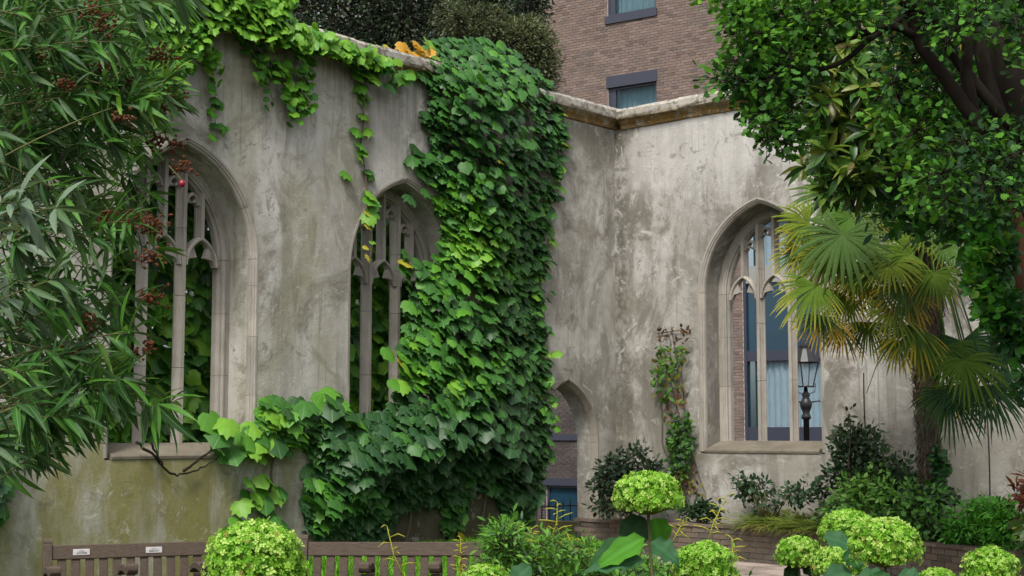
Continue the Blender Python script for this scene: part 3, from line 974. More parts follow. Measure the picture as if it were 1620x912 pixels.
m.build('scroll_bracket', M['iron'], lamp)
hb, ht, hh = .11, .20, .46
def lcorner(k, top): 
    a = math.pi / 4 + k * math.pi / 2 + .25; r = (ht if top else hb) * 1.3
    return b + Vector((r * math.cos(a), r * math.sin(a), zL + (hh if top else 0)))
for k in range(4):
    m = MB(); m.add([lcorner(k, 0), lcorner(k + 1, 0), lcorner(k + 1, 1), lcorner(k, 1)], [(0, 1, 2, 3)]); m.build('lantern_pane', M['lamp_glass'], lamp)
    m = MB(); m.tube([lcorner(k, 0), lcorner(k, 1)], .013, 5); m.build('lantern_bar', M['iron'], lamp)
    m = MB(); m.tube([lcorner(k, 1), lcorner(k + 1, 1)], .016, 5); m.build('lantern_rim', M['iron'], lamp)
m = MB(); m.lathe(b, [(.27, zL + hh), (.26, zL + hh + .02), (.14, zL + hh + .22), (.12, zL + hh + .25), (.12, zL + hh + .31), (.03, zL + hh + .36), (.015, zL + hh + .46)], 12); m.build('lantern_roof', M['iron'], lamp)
m = MB(); m.lathe(b, [(.18, zL - .01), (.18, zL + .012), (.05, zL + .013)], 12); m.build('lantern_base', M['iron'], lamp)

# ------------------------------------------------------------ benches
def bench(label, p0, p1, seats, plaques, nslat):
    L = (p1 - p0).length
    ax = (p1 - p0).normalized(); ay = Vector((ax.y, -ax.x, 0))      # ay = towards the sitter's side (camera)
    if ay.y > 0: ay = -ay
    t = thing('park_bench', label, 'bench', (p0 + p1) / 2)
    def bx(name, u, v, z, h, mat='wood', tilt=0.0, par=t):
        az = (UP + ay * -tilt).normalized(); a2 = ax.cross(az)
        m = MB(); m.box(p0 + ax * u + ay * v + UP * z, ax, a2, az, h)
        o = m.build(name, M[mat], par)
        bv = o.modifiers.new('bevel', 'BEVEL'); bv.width = .006; bv.segments = 2
        return o
    tl = .14
    for u in (.028, L - .028):
        bx('back_post', u, -.03, .475, (.03, .03, .475), tilt=tl)
        m = MB(); c = p0 + ax * u + UP * .955 - ay * (.03 + .07)
        m.tube([c - ax * .029, c + ax * .029], .030, 10); m.build('post_cap', M['wood'], t)
    rail = bx('top_rail', L / 2, -.088, .885, (L / 2 - .06, .02, .048), tilt=tl)
    bx('lower_rail', L / 2, -.035, .47, (L / 2 - .06, .02, .03), tilt=tl)
    for i in range(nslat):
        u = .06 + (L - .12) * (i + .7) / (nslat + .4)
        bx('back_slat', u, -.06, .668, (.029, .010, .172), tilt=tl)
    for i in range(5):
        bx('seat_slat', L / 2, .04 + i * .07, .43 - .003 * i, (L / 2 - .01, .03, .012))
    for i in range(seats + 1):
        u = .03 + (L - .06) * i / seats
        m = MB()                                        # scrolled armrest
        prof = [(v * .78, z + .105) for v, z in [(-.03, .665), (.12, .70), (.30, .715), (.42, .70), (.47, .715), (.515, .735), (.545, .72), (.55, .69), (.53, .665), (.48, .655), (.40, .655), (.25, .665), (.1, .655), (-.03, .62)]]
        m.loft([[p0 + ax * (u + k) + ay * v + UP * z for v, z in prof] for k in (-.036, .036)])
        o = m.build('armrest', M['wood'], t); bv = o.modifiers.new('bevel', 'BEVEL'); bv.width = .006; bv.segments = 2
        bx('front_leg', u, .35, .375, (.028, .03, .375))
        if 0 < i < seats: bx('rear_leg', u, .0, .20, (.028, .03, .20))
    for up in plaques:
        q = bx('plaque', up, -.0655, .886, (.056, .0025, .021), 'plaque', tilt=tl, par=rail)
        q.parent = t; q.location = (0, 0, 0)
        me = q.data
        ink = MB()
        for r_, (zz, hw) in enumerate(((.008, .018), (-.002, .036), (-.009, .036))):
            az = (UP - ay * tl).normalized(); a2 = ax.cross(az)
            n_ = 12
            for k in range(n_):
                if random.random() < .12: continue
                cc = p0 + ax * (up + hw * (2 * (k + .5) / n_ - 1)) + ay * -.0625 + UP * .886 + az * zz - (a2 * 1 if a2.dot(ay) < 0 else a2 * -1) * .0
                ink.box(cc + ay * .0008, ax, a2, az, (hw / n_ * .7, .0006, .0022 * random.uniform(.6, 1.2)))
        # worn engraving, too small in the photograph to read
        io = ink.build('engraving', M['ink'], q, kind='stuff')
        io.location = origin_of(t) - origin_of(q)
    return t
def on_rail(px_, y_): 
    p = at(px_, HORIZON, y_); return Vector((p.x, p.y, 0))
bA = bench('weathered wooden bench with two small metal plaques on its top rail', on_rail(76, 10.15), on_rail(428, 10.75), 3, (.25, .74), 15)
bB = bench('weathered wooden bench without plaques, grass showing between its back slats', on_rail(474, 10.5), on_rail(806, 10.5), 3, (), 14)
# ============================================================ VINES ON THE WALLS
DEEP, MID, FRESH, LIME, YEL, ORA = (.025, .090, .022), (.044, .155, .024), (.085, .255, .022), (.15, .34, .028), (.38, .34, .03), (.50, .26, .02)
BLUE = (.026, .085, .030)
def vine_shapes():
    out = []
    for c in (BLUE, DEEP, MID, FRESH, LIME, YEL, ORA):
        for sh, bend in ((VINE, .35), (VINE2, .55)):
            out.append(fan_leaf(sh, .38, bend, c, tuple(x * 1.1 for x in c), .10))
    return out
def vine_leaves(fr, x, y, out, size, tone, up=1.15, sd=.28):
    """leaves hung on a wall face: px positions, metres out from the face, size, tone index"""
    n = len(x)
    pos = np.array([tuple(fr.px(a, b, o)[2]) for a, b, o in zip(x, y, out)])
    nn = np.array(fr.n); ss = np.array(fr.s)
    nrm = nn[None] * .55 + np.array([0, 0, 1.0])[None] * (up + RNG.normal(0, .25, n))[:, None] + RNG.normal(0, sd, (n, 3))
    tip = np.array([0, 0, -.8])[None] + nn[None] * .6 + ss[None] * RNG.normal(0, .45, n)[:, None] + RNG.normal(0, .15, (n, 3))
    rot = basis(tip, nrm)
    pos = pos - rot[:, :, 1] * (size * .4)[:, None]
    return pos, rot, size, tone * 2 + RNG.integers(0, 2, n)
def blobs(x, y, spots):                                 # how strongly each point sits in the given spots
    b = np.zeros(len(x))
    for cx, cy, r, s in spots: b = np.maximum(b, s * np.exp(-((x - cx) ** 2 + (y - cy) ** 2) / (r * r)))
    return b
def stems(parent, fr, lines, r0, mat='dry', out=.05, name='stem'):
    for ln in lines:
        pts = [fr.px(a, b, out + .02 * math.sin(i * 2.1))[2] for i, (a, b) in enumerate(ln)]
        P = [pts[0]]
        for a, b in zip(pts[:-1], pts[1:]):
            for k in range(1, 5):
                P.append(a.lerp(b, k / 4) + Vector((random.uniform(-1, 1), random.uniform(-1, 1), random.uniform(-1, 1))) * .012)
        m = MB(); m.tube(P, [r0 * (1 - .7 * i / len(P)) for i in range(len(P))], 5)
        m.build(name, M[mat], parent, True)

vine = thing('climbing_vine', 'huge dark green big-leaved vine cascading over the wall beside the pointed doorway', 'vine', WL.p(2.9, -.1, 0))
MAIN = [(640, 95), (690, 62), (770, 62), (830, 85), (868, 118), (888, 170), (900, 215), (892, 260), (878, 310), (866, 380), (856, 440), (858, 520), (866, 580), (862, 640),
        (868, 690), (862, 740), (848, 790), (836, 828), (800, 800), (780, 770), (742, 770), (738, 846), (712, 850), (700, 790), (640, 800), (600, 856), (560, 840), (500, 846), (486, 800), (505, 740),
        (490, 690), (420, 690), (410, 640), (440, 632), (500, 640), (560, 660), (612, 652), (640, 600), (640, 545), (655, 500), (640, 440), (645, 400), (690, 420), (702, 380), (690, 300), (664, 250), (690, 235), (672, 190), (680, 130)]
x, y = sample_poly(MAIN, 4300)
ed = edge_dist(MAIN, x, y)
layer = RNG.random(len(x)) ** .6
bulge = np.clip(ed / 75, .12, 1) * np.interp(y, [60, 150, 300, 450, 560, 700, 850], [.55, .75, .6, .35, .45, .65, .35])
hole = blobs(x, y, [(735, 505, 45, 1), (745, 250, 30, .7), (675, 300, 25, .7), (760, 640, 25, .5)])
keep = RNG.random(len(x)) > hole * .85
x, y, layer, bulge = x[keep], y[keep], layer[keep], bulge[keep]
out = .05 + bulge * layer
out = np.where(y < 118, out - .35 * (118 - y) / 60, out)
size = RNG.uniform(.12, .26, len(x)) * np.interp(y, [60, 300, 500, 800], [.78, .84, .98, 1.12])
br = blobs(x, y, [(745, 400, 75, .95), (715, 330, 50, .8), (730, 600, 60, .8), (660, 540, 40, .7), (660, 585, 30, .7), (570, 790, 30, .8), (520, 790, 30, .8), (735, 810, 45, .8), (690, 690, 40, .3), (430, 690, 60, .9), (770, 290, 40, .3), (780, 120, 60, .3), (640, 90, 40, .7)])  # sun-lit patches, painted in as lighter, yellower leaf tones
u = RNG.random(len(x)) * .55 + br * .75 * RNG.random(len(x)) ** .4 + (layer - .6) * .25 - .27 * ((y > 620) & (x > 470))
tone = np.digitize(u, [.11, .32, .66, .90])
tone = np.where((RNG.random(len(x)) < .005), 5, tone)
tone = np.where((y < 110) & (x < 690) & (RNG.random(len(x)) < .35), RNG.choice([4, 5], len(x)), tone)
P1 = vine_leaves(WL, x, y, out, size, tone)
# side shoots: hanging strand, sill branch, shoots below it, over the doorway
sx_, sy_, so, sz, stn = [], [], [], [], []
def shoot(line, n, spread, o, s0, s1, tones):
    L = np.array(line, float)
    t = np.linspace(0, 1, n) * (len(L) - 1)
    i = np.minimum(t.astype(int), len(L) - 2); f = (t - i)[:, None]
    p = L[i] * (1 - f) + L[i + 1] * f + RNG.normal(0, spread, (n, 2))
    for k in range(n):
        sx_.append(p[k, 0]); sy_.append(p[k, 1]); so.append(o * RNG.uniform(.5, 1.5)); sz.append(RNG.uniform(s0, s1)); stn.append(RNG.choice(tones))
shoot([(580, 95), (574, 160), (572, 220), (578, 270), (584, 320), (586, 350)], 22, 8, .08, .16, .22, [2, 3, 3, 3, 4])
shoot([(584, 320), (588, 360), (586, 410)], 7, 3, .07, .08, .13, [5, 5, 4])
shoot([(350, 692), (400, 700), (450, 690), (520, 668), (560, 660)], 34, 14, .15, .24, .33, [3, 3, 4, 4, 2])
shoot([(440, 690), (470, 650), (520, 640), (545, 640)], 22, 10, .18, .26, .34, [2, 2, 3, 1])
shoot([(430, 745), (425, 775), (400, 790), (425, 800), (440, 820), (380, 805)], 16, 12, .12, .20, .28, [3, 4, 2, 3])
shoot([(372, 845), (360, 850), (400, 832), (440, 835)], 7, 8, .12, .20, .27, [3, 4])
shoot([(490, 760), (520, 780), (505, 800), (520, 830)], 13, 12, .14, .2, .28, [3, 3, 2])
shoot([(860, 640), (880, 660), (886, 668), (870, 700), (876, 720)], 8, 5, .15, .13, .18, [2, 3, 3])
shoot([(662, 235), (668, 270), (690, 290), (662, 318)], 9, 8, .12, .2, .26, [1, 2, 2])
shoot([(600, 88), (640, 82), (690, 76)], 16, 7, .0, .17, .24, [5, 6, 6, 4])
shoot([(545, 92), (600, 112), (650, 118)], 22, 9, .16, .18, .25, [3, 4, 2, 2])
shoot([(620, 620), (650, 570), (660, 610), (640, 560)], 10, 12, .16, .2, .26, [3, 4, 3])
shoot([(885, 180), (892, 230), (884, 300), (868, 370), (858, 430), (862, 540), (868, 600), (866, 640)], 110, 8, .12, .09, .17, [2, 3, 1, 4, 0])
P2 = vine_leaves(WL, np.array(sx_), np.array(sy_), np.array(so), np.array(sz), np.array(stn))
vs_ = vine_shapes()
pos = np.vstack([P1[0], P2[0]]); rot = np.concatenate([P1[1], P2[1]]); scl = np.concatenate([P1[2], P2[2]]); vi = np.concatenate([P1[3], P2[3]])
prio = np.concatenate([layer * bulge + .3 * (layer > .9) + size, np.full(len(sx_), 1.2)])
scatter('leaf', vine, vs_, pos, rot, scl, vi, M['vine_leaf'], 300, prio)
stems(vine, WL, [[(640, 880), (655, 780), (690, 660), (700, 560), (720, 450), (740, 330), (750, 200), (745, 90)], [(760, 880), (770, 760), (790, 640), (800, 520), (800, 400), (820, 260)],
                 [(700, 640), (640, 680), (560, 690), (480, 690), (400, 702), (345, 700)], [(568, 95), (576, 160), (572, 230), (580, 300), (587, 360), (588, 410)], [(440, 690), (430, 750), (428, 800), (445, 850), (452, 880)],
                 [(545, 690), (500, 740), (500, 820)]], .016)
stems(vine, WL, [[(215, 700), (240, 718), (262, 745), (280, 752), (300, 750), (325, 738), (348, 722)], [(238, 700), (250, 722), (262, 742)], [(290, 746), (310, 732), (330, 715), (345, 700)]], .017, 'bark', .06, 'bare_stem')

# pale young vine along the coping top
cv = thing('coping_vine', 'light green vine trailing along the wall coping with thin strands hanging down', 'vine', WL.p(7.5, 0, 6.4))
x1, y1 = sample_poly([(225, -40), (470, -10), (462, 30), (560, 70), (640, 100), (600, 112), (520, 85), (470, 78), (440, 70), (400, 62), (360, 45), (335, 60), (300, 110), (250, 150)], 1150)
ly = RNG.random(len(x1))
o1 = .12 + .25 * ly
sx_, sy_, so, sz, stn = [], [], [], [], []
shoot([(335, 40), (332, 70), (340, 105)], 34, 7, .14, .10, .15, [3, 4, 4])
shoot([(345, 115), (341, 150), (340, 190), (348, 215)], 17, 5, .10, .10, .15, [2, 3, 3])
shoot([(400, 60), (430, 110), (455, 130), (478, 165)], 70, 12, .14, .09, .14, [3, 4, 3, 2])
shoot([(470, 50), (485, 95), (478, 150), (475, 190)], 80, 8, .14, .09, .13, [3, 3, 2, 4])
shoot([(380, 60), (415, 100), (432, 165)], 24, 4, .08, .07, .11, [2, 3])
shoot([(300, 80), (262, 110), (280, 140), (250, 150)], 40, 14, .3, .12, .17, [1, 2, 3])
n1 = len(x1); n2 = len(sx_)
X = np.concatenate([x1, sx_]); Y = np.concatenate([y1, sy_]); O = np.concatenate([o1, so])
S = np.concatenate([RNG.uniform(.10, .16, n1), sz]); T_ = np.concatenate([np.digitize(RNG.random(n1) * .6 + ly * .35, [.08, .22, .5]) + 1, stn]).astype(int)
pq = vine_leaves(WL, X, Y, O, S, T_, .6, .45)
scatter('leaf', cv, vs_, *pq, M['leaf_soft'], 300, O + S)
stems(cv, WL, [[(620, 100), (540, 78), (470, 50), (400, 30), (320, 10)], [(330, 30), (336, 110), (342, 205)], [(400, 40), (430, 100), (470, 160)], [(470, 45), (482, 100), (476, 185)], [(380, 45), (410, 100), (434, 165)]], .008, 'dry', .1)

# foliage standing behind the two windows of the long wall
for lab, poly, n, bo in (('dense green vine crowding behind the traceried window next to the long-leaved shrub', [(150, 215), (345, 250), (345, 715), (150, 715)], 1250, [(310, 620, 80, .6), (250, 480, 60, .8), (320, 400, 60, .7), (240, 640, 60, .6)]),
                         ('green vine growing behind the traceried window half hidden by big leaves', [(545, 330), (650, 300), (690, 420), (650, 690), (545, 690)], 760, [(600, 450, 60, .8), (620, 620, 60, .8), (560, 640, 40, .7)])):
    bv_ = thing('window_vine', lab, 'vine', WL.px((poly[0][0] + poly[2][0]) / 2, 690, -1.2)[2])
    x, y = sample_poly(poly, n)
    ly = RNG.random(n)
    keep = RNG.random(n) > .8 * blobs(x, y, [(265, 660, 30, 1), (570, 480, 30, .8), (255, 560, 25, .8), (275, 420, 30, .8)])
    x, y, ly = x[keep], y[keep], ly[keep]
    b_ = blobs(x, y, bo)
    tone = np.digitize(RNG.random(len(x)) * .75 + b_ * .5 * RNG.random(len(x)), [.0, .10, .34, .62])
    pv = vine_leaves(WL, x, y, -.78 - ly * .5, RNG.uniform(.18, .28, len(x)), tone, .30, .35)
    scatter('leaf', bv_, vs_, *pv, M['vine_leaf'], 250, ly * -1)
    stems(bv_, WL, [[(poly[0][0] + 40, 800), (poly[0][0] + 60, 600), (poly[0][0] + 50, 400)], [(poly[2][0] - 30, 800), (poly[2][0] - 40, 600), (poly[2][0] - 50, 400)]], .02, 'bark', -1.7)

# climber on the short wall between the corner and the window
def wall_climber(name, label, regions, tints, size, mat, nsing=200, stem_lines=()):
    t = thing(name, label, 'climber', WR.px(1070, 800, .1)[2])
    X, Y, T = [], [], []
    for poly, n, ts in regions:
        x, y = sample_poly(poly, n); X.append(x); Y.append(y); T.append(RNG.choice(ts, n))
    X, Y, T = np.concatenate(X), np.concatenate(Y), np.concatenate(T)
    sh = [fan_leaf(OVAL, .4, .3, c) for c in tints]
    n = len(X)
    o = RNG.uniform(.04, .28, n)
    pos = np.array([tuple(WR.px(a, b, c)[2]) for a, b, c in zip(X, Y, o)])
    nrm = np.array(NR)[None] + np.array([0, 0, .5])[None] + RNG.normal(0, .5, (n, 3))
    rot = basis(RNG.normal(0, 1, (n, 3)) + np.array([0, 0, -.3]), nrm)
    scatter('leaf', t, sh, pos, rot, RNG.uniform(.7, 1.3, n) * size, T, M[mat], nsing, o)
    stems(t, WR, stem_lines, .010, 'dry', .03)
    return t
wall_climber('wall_climber', 'sparse climber on the stained short wall, red brown at its tip and green below', 
    [([(1040, 545), (1085, 550), (1072, 600), (1045, 640), (1032, 610)], 190, [0, 1, 1, 4]), ([(1042, 520), (1092, 516), (1085, 545), (1045, 545)], 34, [2, 2, 3]), ([(1040, 620), (1085, 600), (1080, 670), (1055, 680)], 60, [2, 3, 4, 1]),
     ([(1062, 660), (1090, 655), (1098, 700), (1085, 760), (1062, 765), (1056, 700)], 420, [0, 0, 1, 1, 5]), ([(1058, 740), (1100, 745), (1112, 790), (1080, 780)], 70, [2, 3, 4])],
    [(.045, .12, .025), (.08, .20, .03), (.09, .055, .04), (.15, .085, .035), (.20, .19, .03), (.025, .06, .03)], .085, 'leaf_soft', 200,
    [[(1080, 800), (1072, 740), (1075, 660), (1060, 600), (1062, 540), (1052, 515)], [(1075, 780), (1048, 700), (1045, 600), (1043, 525)], [(1066, 545), (1080, 600), (1085, 680), (1112, 770), (1120, 795)], [(1040, 528), (1095, 522)]])

# little vine at the frame edge by the long-leaved shrub
iv = thing('ground_ivy', 'small patch of blue green ivy leaves low on the wall below the long-leaved shrub', 'ivy', WL.px(0, 830, .1)[2])
x, y = sample_poly([(-60, 640), (8, 650), (12, 730), (16, 770), (8, 812), (-60, 850)], 130)
scatter('leaf', iv, vs_, *vine_leaves(WL, x, y, RNG.uniform(.05, .35, 130), RNG.uniform(.14, .22, 130), RNG.choice([0, 1, 2], 130)), M['vine_leaf'], 60)

# ============================================================ LONG-LEAVED SHRUB WITH DRIED RED BROWN SEED HEADS
shrub = thing('flowering_shrub', 'large shrub with long narrow green leaves and dried rust brown seed heads', 'shrub', (-3.1, 6.4, 0))
SHP = [(-40, -30), (300, -30), (272, 20), (255, 60), (290, 90), (262, 110), (285, 150), (258, 200), (285, 215), (300, 262), (250, 300), (232, 330), (255, 370), (276, 390), (240, 420), (250, 480), (215, 520), (262, 560), (240, 590),
       (300, 625), (335, 665), (270, 650), (180, 640), (120, 700), (45, 735), (0, 690), (-40, 740)]
lsh = [lance(.074, (.032, .12, .016)), lance(.072, (.060, .19, .018), .35), lance(.08, (.075, .145, .06), .3), lance(.066, (.13, .29, .022), .2), lance(.078, (.018, .070, .014), .5), lance(.115, (.15, .22, .15), .35)]
tw = MB(); pos, tips, nrms, scl, vi = [], [], [], [], []
def twig(p_end, p_start, n, l0, l1, tones, droop=.0, frac=.45):
    p0, p1 = Vector(p_start), Vector(p_end)
    mid = p0.lerp(p1, .55) + Vector((0, 0, .12 * (p1 - p0).length * .5))
    C = [(p0 * (1 - t) ** 2 + mid * 2 * t * (1 - t) + p1 * t * t) for t in [i / 8 for i in range(9)]]
    L = (p1 - p0).length
    tw.tube(C, [.0055 * min(L, 1.2) * (1 - .7 * i / 8) + .0012 for i in range(9)], 5)
    d = (C[-1] - C[-2]).normalized()
    a = d.cross(UP); a = a.normalized() if a.length > .1 else Vector((1, 0, 0)); b = d.cross(a)
    for i in range(n):
        t = 1 - (frac * random.random() ** 1.6 if i > 4 else 0)
        k = min(int(t * 8), 7); q = C[k].lerp(C[k + 1], t * 8 - k)
        w = i * 2.4 + random.uniform(-.4, .4)
        rad = a * math.cos(w) + b * math.sin(w)
        tip = d * random.uniform(.15, .75) + rad * .9 + UP * (random.uniform(-.5, .6) - droop)
        pos.append(q); tips.append(tip); nrms.append(UP * .8 + d * -.5 + Vector((random.uniform(-.6, .6), random.uniform(-.9, .2), random.uniform(-.3, .3))))
        scl.append(random.uniform(l0, l1)); vi.append(random.choice(tones))
x, y = sample_poly(SHP, 430)
kp = RNG.random(430) < np.where((x > 150) & (y > 230), np.interp(x, [150, 270], [.42, .13]), .95)
x, y = x[kp], y[kp]
for px_, py_ in zip(x, y):
    yy = random.uniform(5.4, 7.6)
    bright = (py_ > 230 and px_ > 150) or (px_ > 200 and py_ > 100)
    grey = px_ < 140 and 250 < py_ < 560
    if grey and random.random() < .42: continue
    tones = [2, 2, 5, 4, 0, 5] if grey and random.random() < .75 else ([3, 3, 1, 0] if bright and random.random() < .6 else [0, 0, 1, 4, 4, 1, 2])
    e = at(px_, py_, yy)
    s = at(px_ - random.uniform(90, 240), py_ + random.uniform(-60, 110), yy + random.uniform(-.3, .3))
    twig(e, s, random.randint(15, 21), .095, .18, tones)
for px_, py_, n in ((88, 330, 10), (40, 640, 12), (30, 320, 9)):  # pale whorl and drooping tips close to the camera
    twig(at(px_, py_, 5.0), at(px_ - 190, py_ + 40, 5.1), n, .13, .19, [5, 5, 2] if py_ < 500 else [4, 0], 0 if py_ < 500 else .6, .3)
for px_, py_, sx0, sy0 in ((45, 645, -150, 690), (100, 640, -120, 668), (160, 615, -60, 668), (190, 600, 20, 650), (250, 640, 100, 640)):
    twig(at(px_, py_, 5.6), at(sx0, sy0, 5.8), 13, .15, .22, [0, 4, 1], .75, .35)
for i in range(9):                                       # main stems out of the ground
    yy = 5.6 + .2 * i
    m = MB(); e = at(-60 + 22 * (i % 3), 60 + 70 * i, yy)
    base = Vector((-3.1 + .06 * (i % 4), 6.0 + .12 * i, 0))
    m.tube([base, base.lerp(e, .4) + Vector((-.12, 0, .1)), base.lerp(e, .75) + Vector((-.05, 0, .1)), e], [.03, .025, .018, .008], 7); m.build('stem', M['twig'], shrub, True)
tw.build('twig', M['twig'], shrub, True, 'stuff')
pos = np.array([tuple(p) for p in pos]); rot = basis(np.array([tuple(p) for p in tips]), np.array([tuple(p) for p in nrms]))
scatter('leaf', shrub, lsh, pos, rot, np.array(scl), np.array(vi), M['leaf_lance'], 300, None)
RUST = plain_mat('rust_seed', (.095, .036, .018), .9, .1, 0, 30, .7)
for px_, py_, r in ((170, 45, .10), (178, 92, .08), (258, 88, .09), (232, 158, .07), (266, 160, .10), (168, 105, .06), (195, 130, .06), (250, 222, .08), (285, 262, .07), (276, 228, .05), (195, 185, .06), (245, 362, .09), (238, 350, .06), (200, 350, .09), (246, 470, .07),
                    (238, 410, .06), (135, 508, .06), (222, 560, .05), (112, 556, .05), (60, 95, .05), (30, 390, .04), (150, 18, .08), (240, 545, .04), (165, 345, .05), (105, 135, .05)):
    c = at(px_, py_, 5.4 + random.uniform(0, .5)); m = MB()
    k = int(400 * r)
    for i in range(k):
        d = Vector((random.gauss(0, 1), random.gauss(0, .8), random.gauss(0, .8))) * r * .36
        q = c + d
        ax = Vector((random.gauss(0, 1), random.gauss(0, 1), random.gauss(0, 1))).normalized()
        h = random.uniform(.006, .011)
        m.tube([q - ax * h, q - ax * h * .3, q + ax * h * .5, q + ax * h], [.002, .0055, .0055, .001], 5)
        if i % 3 == 0: m.tube([c + Vector((-r * .6, 0, -r * .2)), q], .0016, 3)
    m.build('seed_head', RUST, shrub, kind='stuff')
c = at(288, 288, 5.4); m = MB()
m.lathe(c - UP * .02, [(.003, 0), (.009, .003), (.013, .013), (.010, .023), (.003, .027)], 10); m.build('berry', M['berry'], shrub, True)
m = MB(); m.tube([c + UP * .005, c + Vector((-.05, 0, .06))], .003, 5); m.build('berry_stalk', M['twig'], shrub)

# ============================================================ LEAFY CLUSTER HELPER
def clumps(parent, polys, shapes, mat, nclump, per, yr, leaf, spread, tones, singles=300, twigs=None, up=.3, hang=0.0, mass='foliage', bed=False):
    pos, tip, vi = [], [], []
    m = MB()
    for poly, frac in polys:
        k = int(nclump * frac)
        x, y = sample_poly(poly, k)
        yy = RNG.uniform(yr[0], yr[1], k)
        for a, b, c in zip(x, y, yy):
            if bed: c = bed_y(a) + c
            C = at(a, b, c)
            ts = tones(a, b) if callable(tones) else tones
            lead = random.choice(ts)
            n = max(3, int(per * random.uniform(.6, 1.4)))
            for i in range(n):
                d = Vector((random.gauss(0, 1), random.gauss(0, 1), random.gauss(0, .8)))
                d = d.normalized() * (random.random() ** .5) * spread
                pos.append(C + d); tip.append(d.normalized() + Vector((random.gauss(0, .5), random.gauss(0, .5), random.gauss(0, .4) - hang))); vi.append(lead if random.random() < .62 else random.choice(ts))
                if twigs and i % 3 == 0: m.tube([C, C + d * .95], [twigs, twigs * .4], 3, cap=False)
    n = len(pos)
    nrm = np.array([0, -.35, up])[None] + np.array([0, 0, .6])[None] + RNG.normal(0, .55, (n, 3))
    rot = basis(np.array([tuple(t) for t in tip]), nrm)
    scatter('leaf', parent, shapes, np.array([tuple(p) for p in pos]), rot, RNG.uniform(.7, 1.25, n) * leaf, np.array(vi), M[mat], singles, None, mass)
    if twigs: m.build('twig', M['bark'], parent, kind='stuff')

# ============================================================ OAK OVERHANGING THE SHORT WALL
oak = thing('oak_tree', 'dark oak tree with leaning trunks and lobed leaves overhanging the short wall', 'tree', (at(1700, HORIZON, 9.6).x, 9.6, 0))
def limb(parent, pts, r0, r1, y0, y1=None, mat='bark', name='limb'):
    y1 = y1 or y0
    P = [at(a, b, y0 + (y1 - y0) * i / (len(pts) - 1)) for i, (a, b) in enumerate(pts)]
    Q = resample(P, max((sum((b - a).length for a, b in zip(P[:-1], P[1:]))) / 16, .03))
    n = len(Q)
    Q = [q + Vector((random.uniform(-1, 1), random.uniform(-1, 1), random.uniform(-1, 1))) * r0 * .10 for q in Q]
    m = MB(); m.tube(Q, [r0 + (r1 - r0) * i / (n - 1) for i in range(n)], 9)
    return m.build(name, M[mat], parent, True)
limb(oak, [(1720, 1150), (1690, 700), (1668, 400), (1625, 200), (1595, 100), (1605, 0), (1600, -80)], .22, .12, 9.6, 9.6, name='trunk')
limb(oak, [(1600, 235), (1570, 150), (1545, 60), (1520, -10), (1515, -60)], .055, .04, 9.5)
limb(oak, [(1640, 240), (1590, 190), (1540, 130), (1490, 60), (1468, 0), (1455, -60)], .042, .028, 9.3)
limb(oak, [(1552, 215), (1545, 195), (1500, 130), (1455, 70), (1440, 10), (1432, -50)], .048, .03, 9.0)
limb(oak, [(1548, 215), (1530, 120), (1535, 40), (1550, -40)], .045, .03, 9.1)
limb(oak, [(1455, 60), (1410, 42), (1360, 55), (1310, 70), (1270, 78), (1210, 110)], .03, .010, 9.0, 8.8, name='branch')
limb(oak, [(1440, 20), (1380, 60), (1330, 100), (1270, 120), (1220, 160)], .022, .008, 9.0, 8.7, name='branch')
limb(oak, [(1480, 40), (1400, -10), (1280, -20), (1160, -5)], .03, .010, 9.0, 8.8, name='branch')
limb(oak, [(1250, 70), (1240, 130), (1250, 200)], .012, .005, 8.8, 8.7, name='branch')
osh = [fan_leaf(OAK, .5, .3, c) for c in ((.034, .105, .020), (.055, .17, .022), (.09, .25, .025), (.15, .33, .03), (.26, .26, .03), (.020, .062, .020))]
LEFT_CROWN = [(1105, -30), (1140, 12), (1165, 40), (1150, 62), (1175, 75), (1150, 105), (1128, 128), (1145, 150), (1185, 130), (1180, 165), (1200, 200), (1212, 222), (1240, 238), (1262, 232), (1272, 212), (1258, 190), (1250, 150), (1275, 110), (1290, 60), (1340, 35), (1400, 30), (1400, -30)]
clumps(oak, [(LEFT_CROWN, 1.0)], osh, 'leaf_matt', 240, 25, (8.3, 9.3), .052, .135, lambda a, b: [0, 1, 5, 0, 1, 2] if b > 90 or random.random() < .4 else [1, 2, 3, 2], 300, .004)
CROWN2 = [(1395, -30), (1640, -30), (1640, 330), (1560, 300), (1520, 330), (1450, 310), (1410, 240), (1405, 180), (1400, 100)]
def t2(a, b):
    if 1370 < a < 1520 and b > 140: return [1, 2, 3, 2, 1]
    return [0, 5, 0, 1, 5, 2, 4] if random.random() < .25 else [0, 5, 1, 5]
ob = thing('oak_tree', 'second oak standing deeper in the shade with its leaves filling the gaps between leaning trunks', 'tree', (at(1640, HORIZON, 12).x, 12, 0))
limb(ob, [(1800, 1050), (1760, 700), (1690, 450), (1625, 330), (1600, 200), (1610, 20)], .16, .09, 11.6, 11.6, name='trunk')
limb(ob, [(1408, 180), (1440, 140), (1425, 100), (1420, 20)], .05, .03, 11.4)
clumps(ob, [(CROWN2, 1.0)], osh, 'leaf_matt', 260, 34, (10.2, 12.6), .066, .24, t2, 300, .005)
clumps(oak, [([(1420, -30), (1640, -30), (1640, 60), (1560, 40), (1500, 60)], .35), ([(1612, 60), (1650, 60), (1650, 330), (1610, 330)], .15), ([(1540, 190), (1620, 230), (1625, 330), (1500, 330), (1440, 300), (1500, 240)], .4)], osh, 'leaf_matt', 120, 26, (8.4, 9.3), .055, .18, [0, 1, 5, 5, 2], 60, .004)

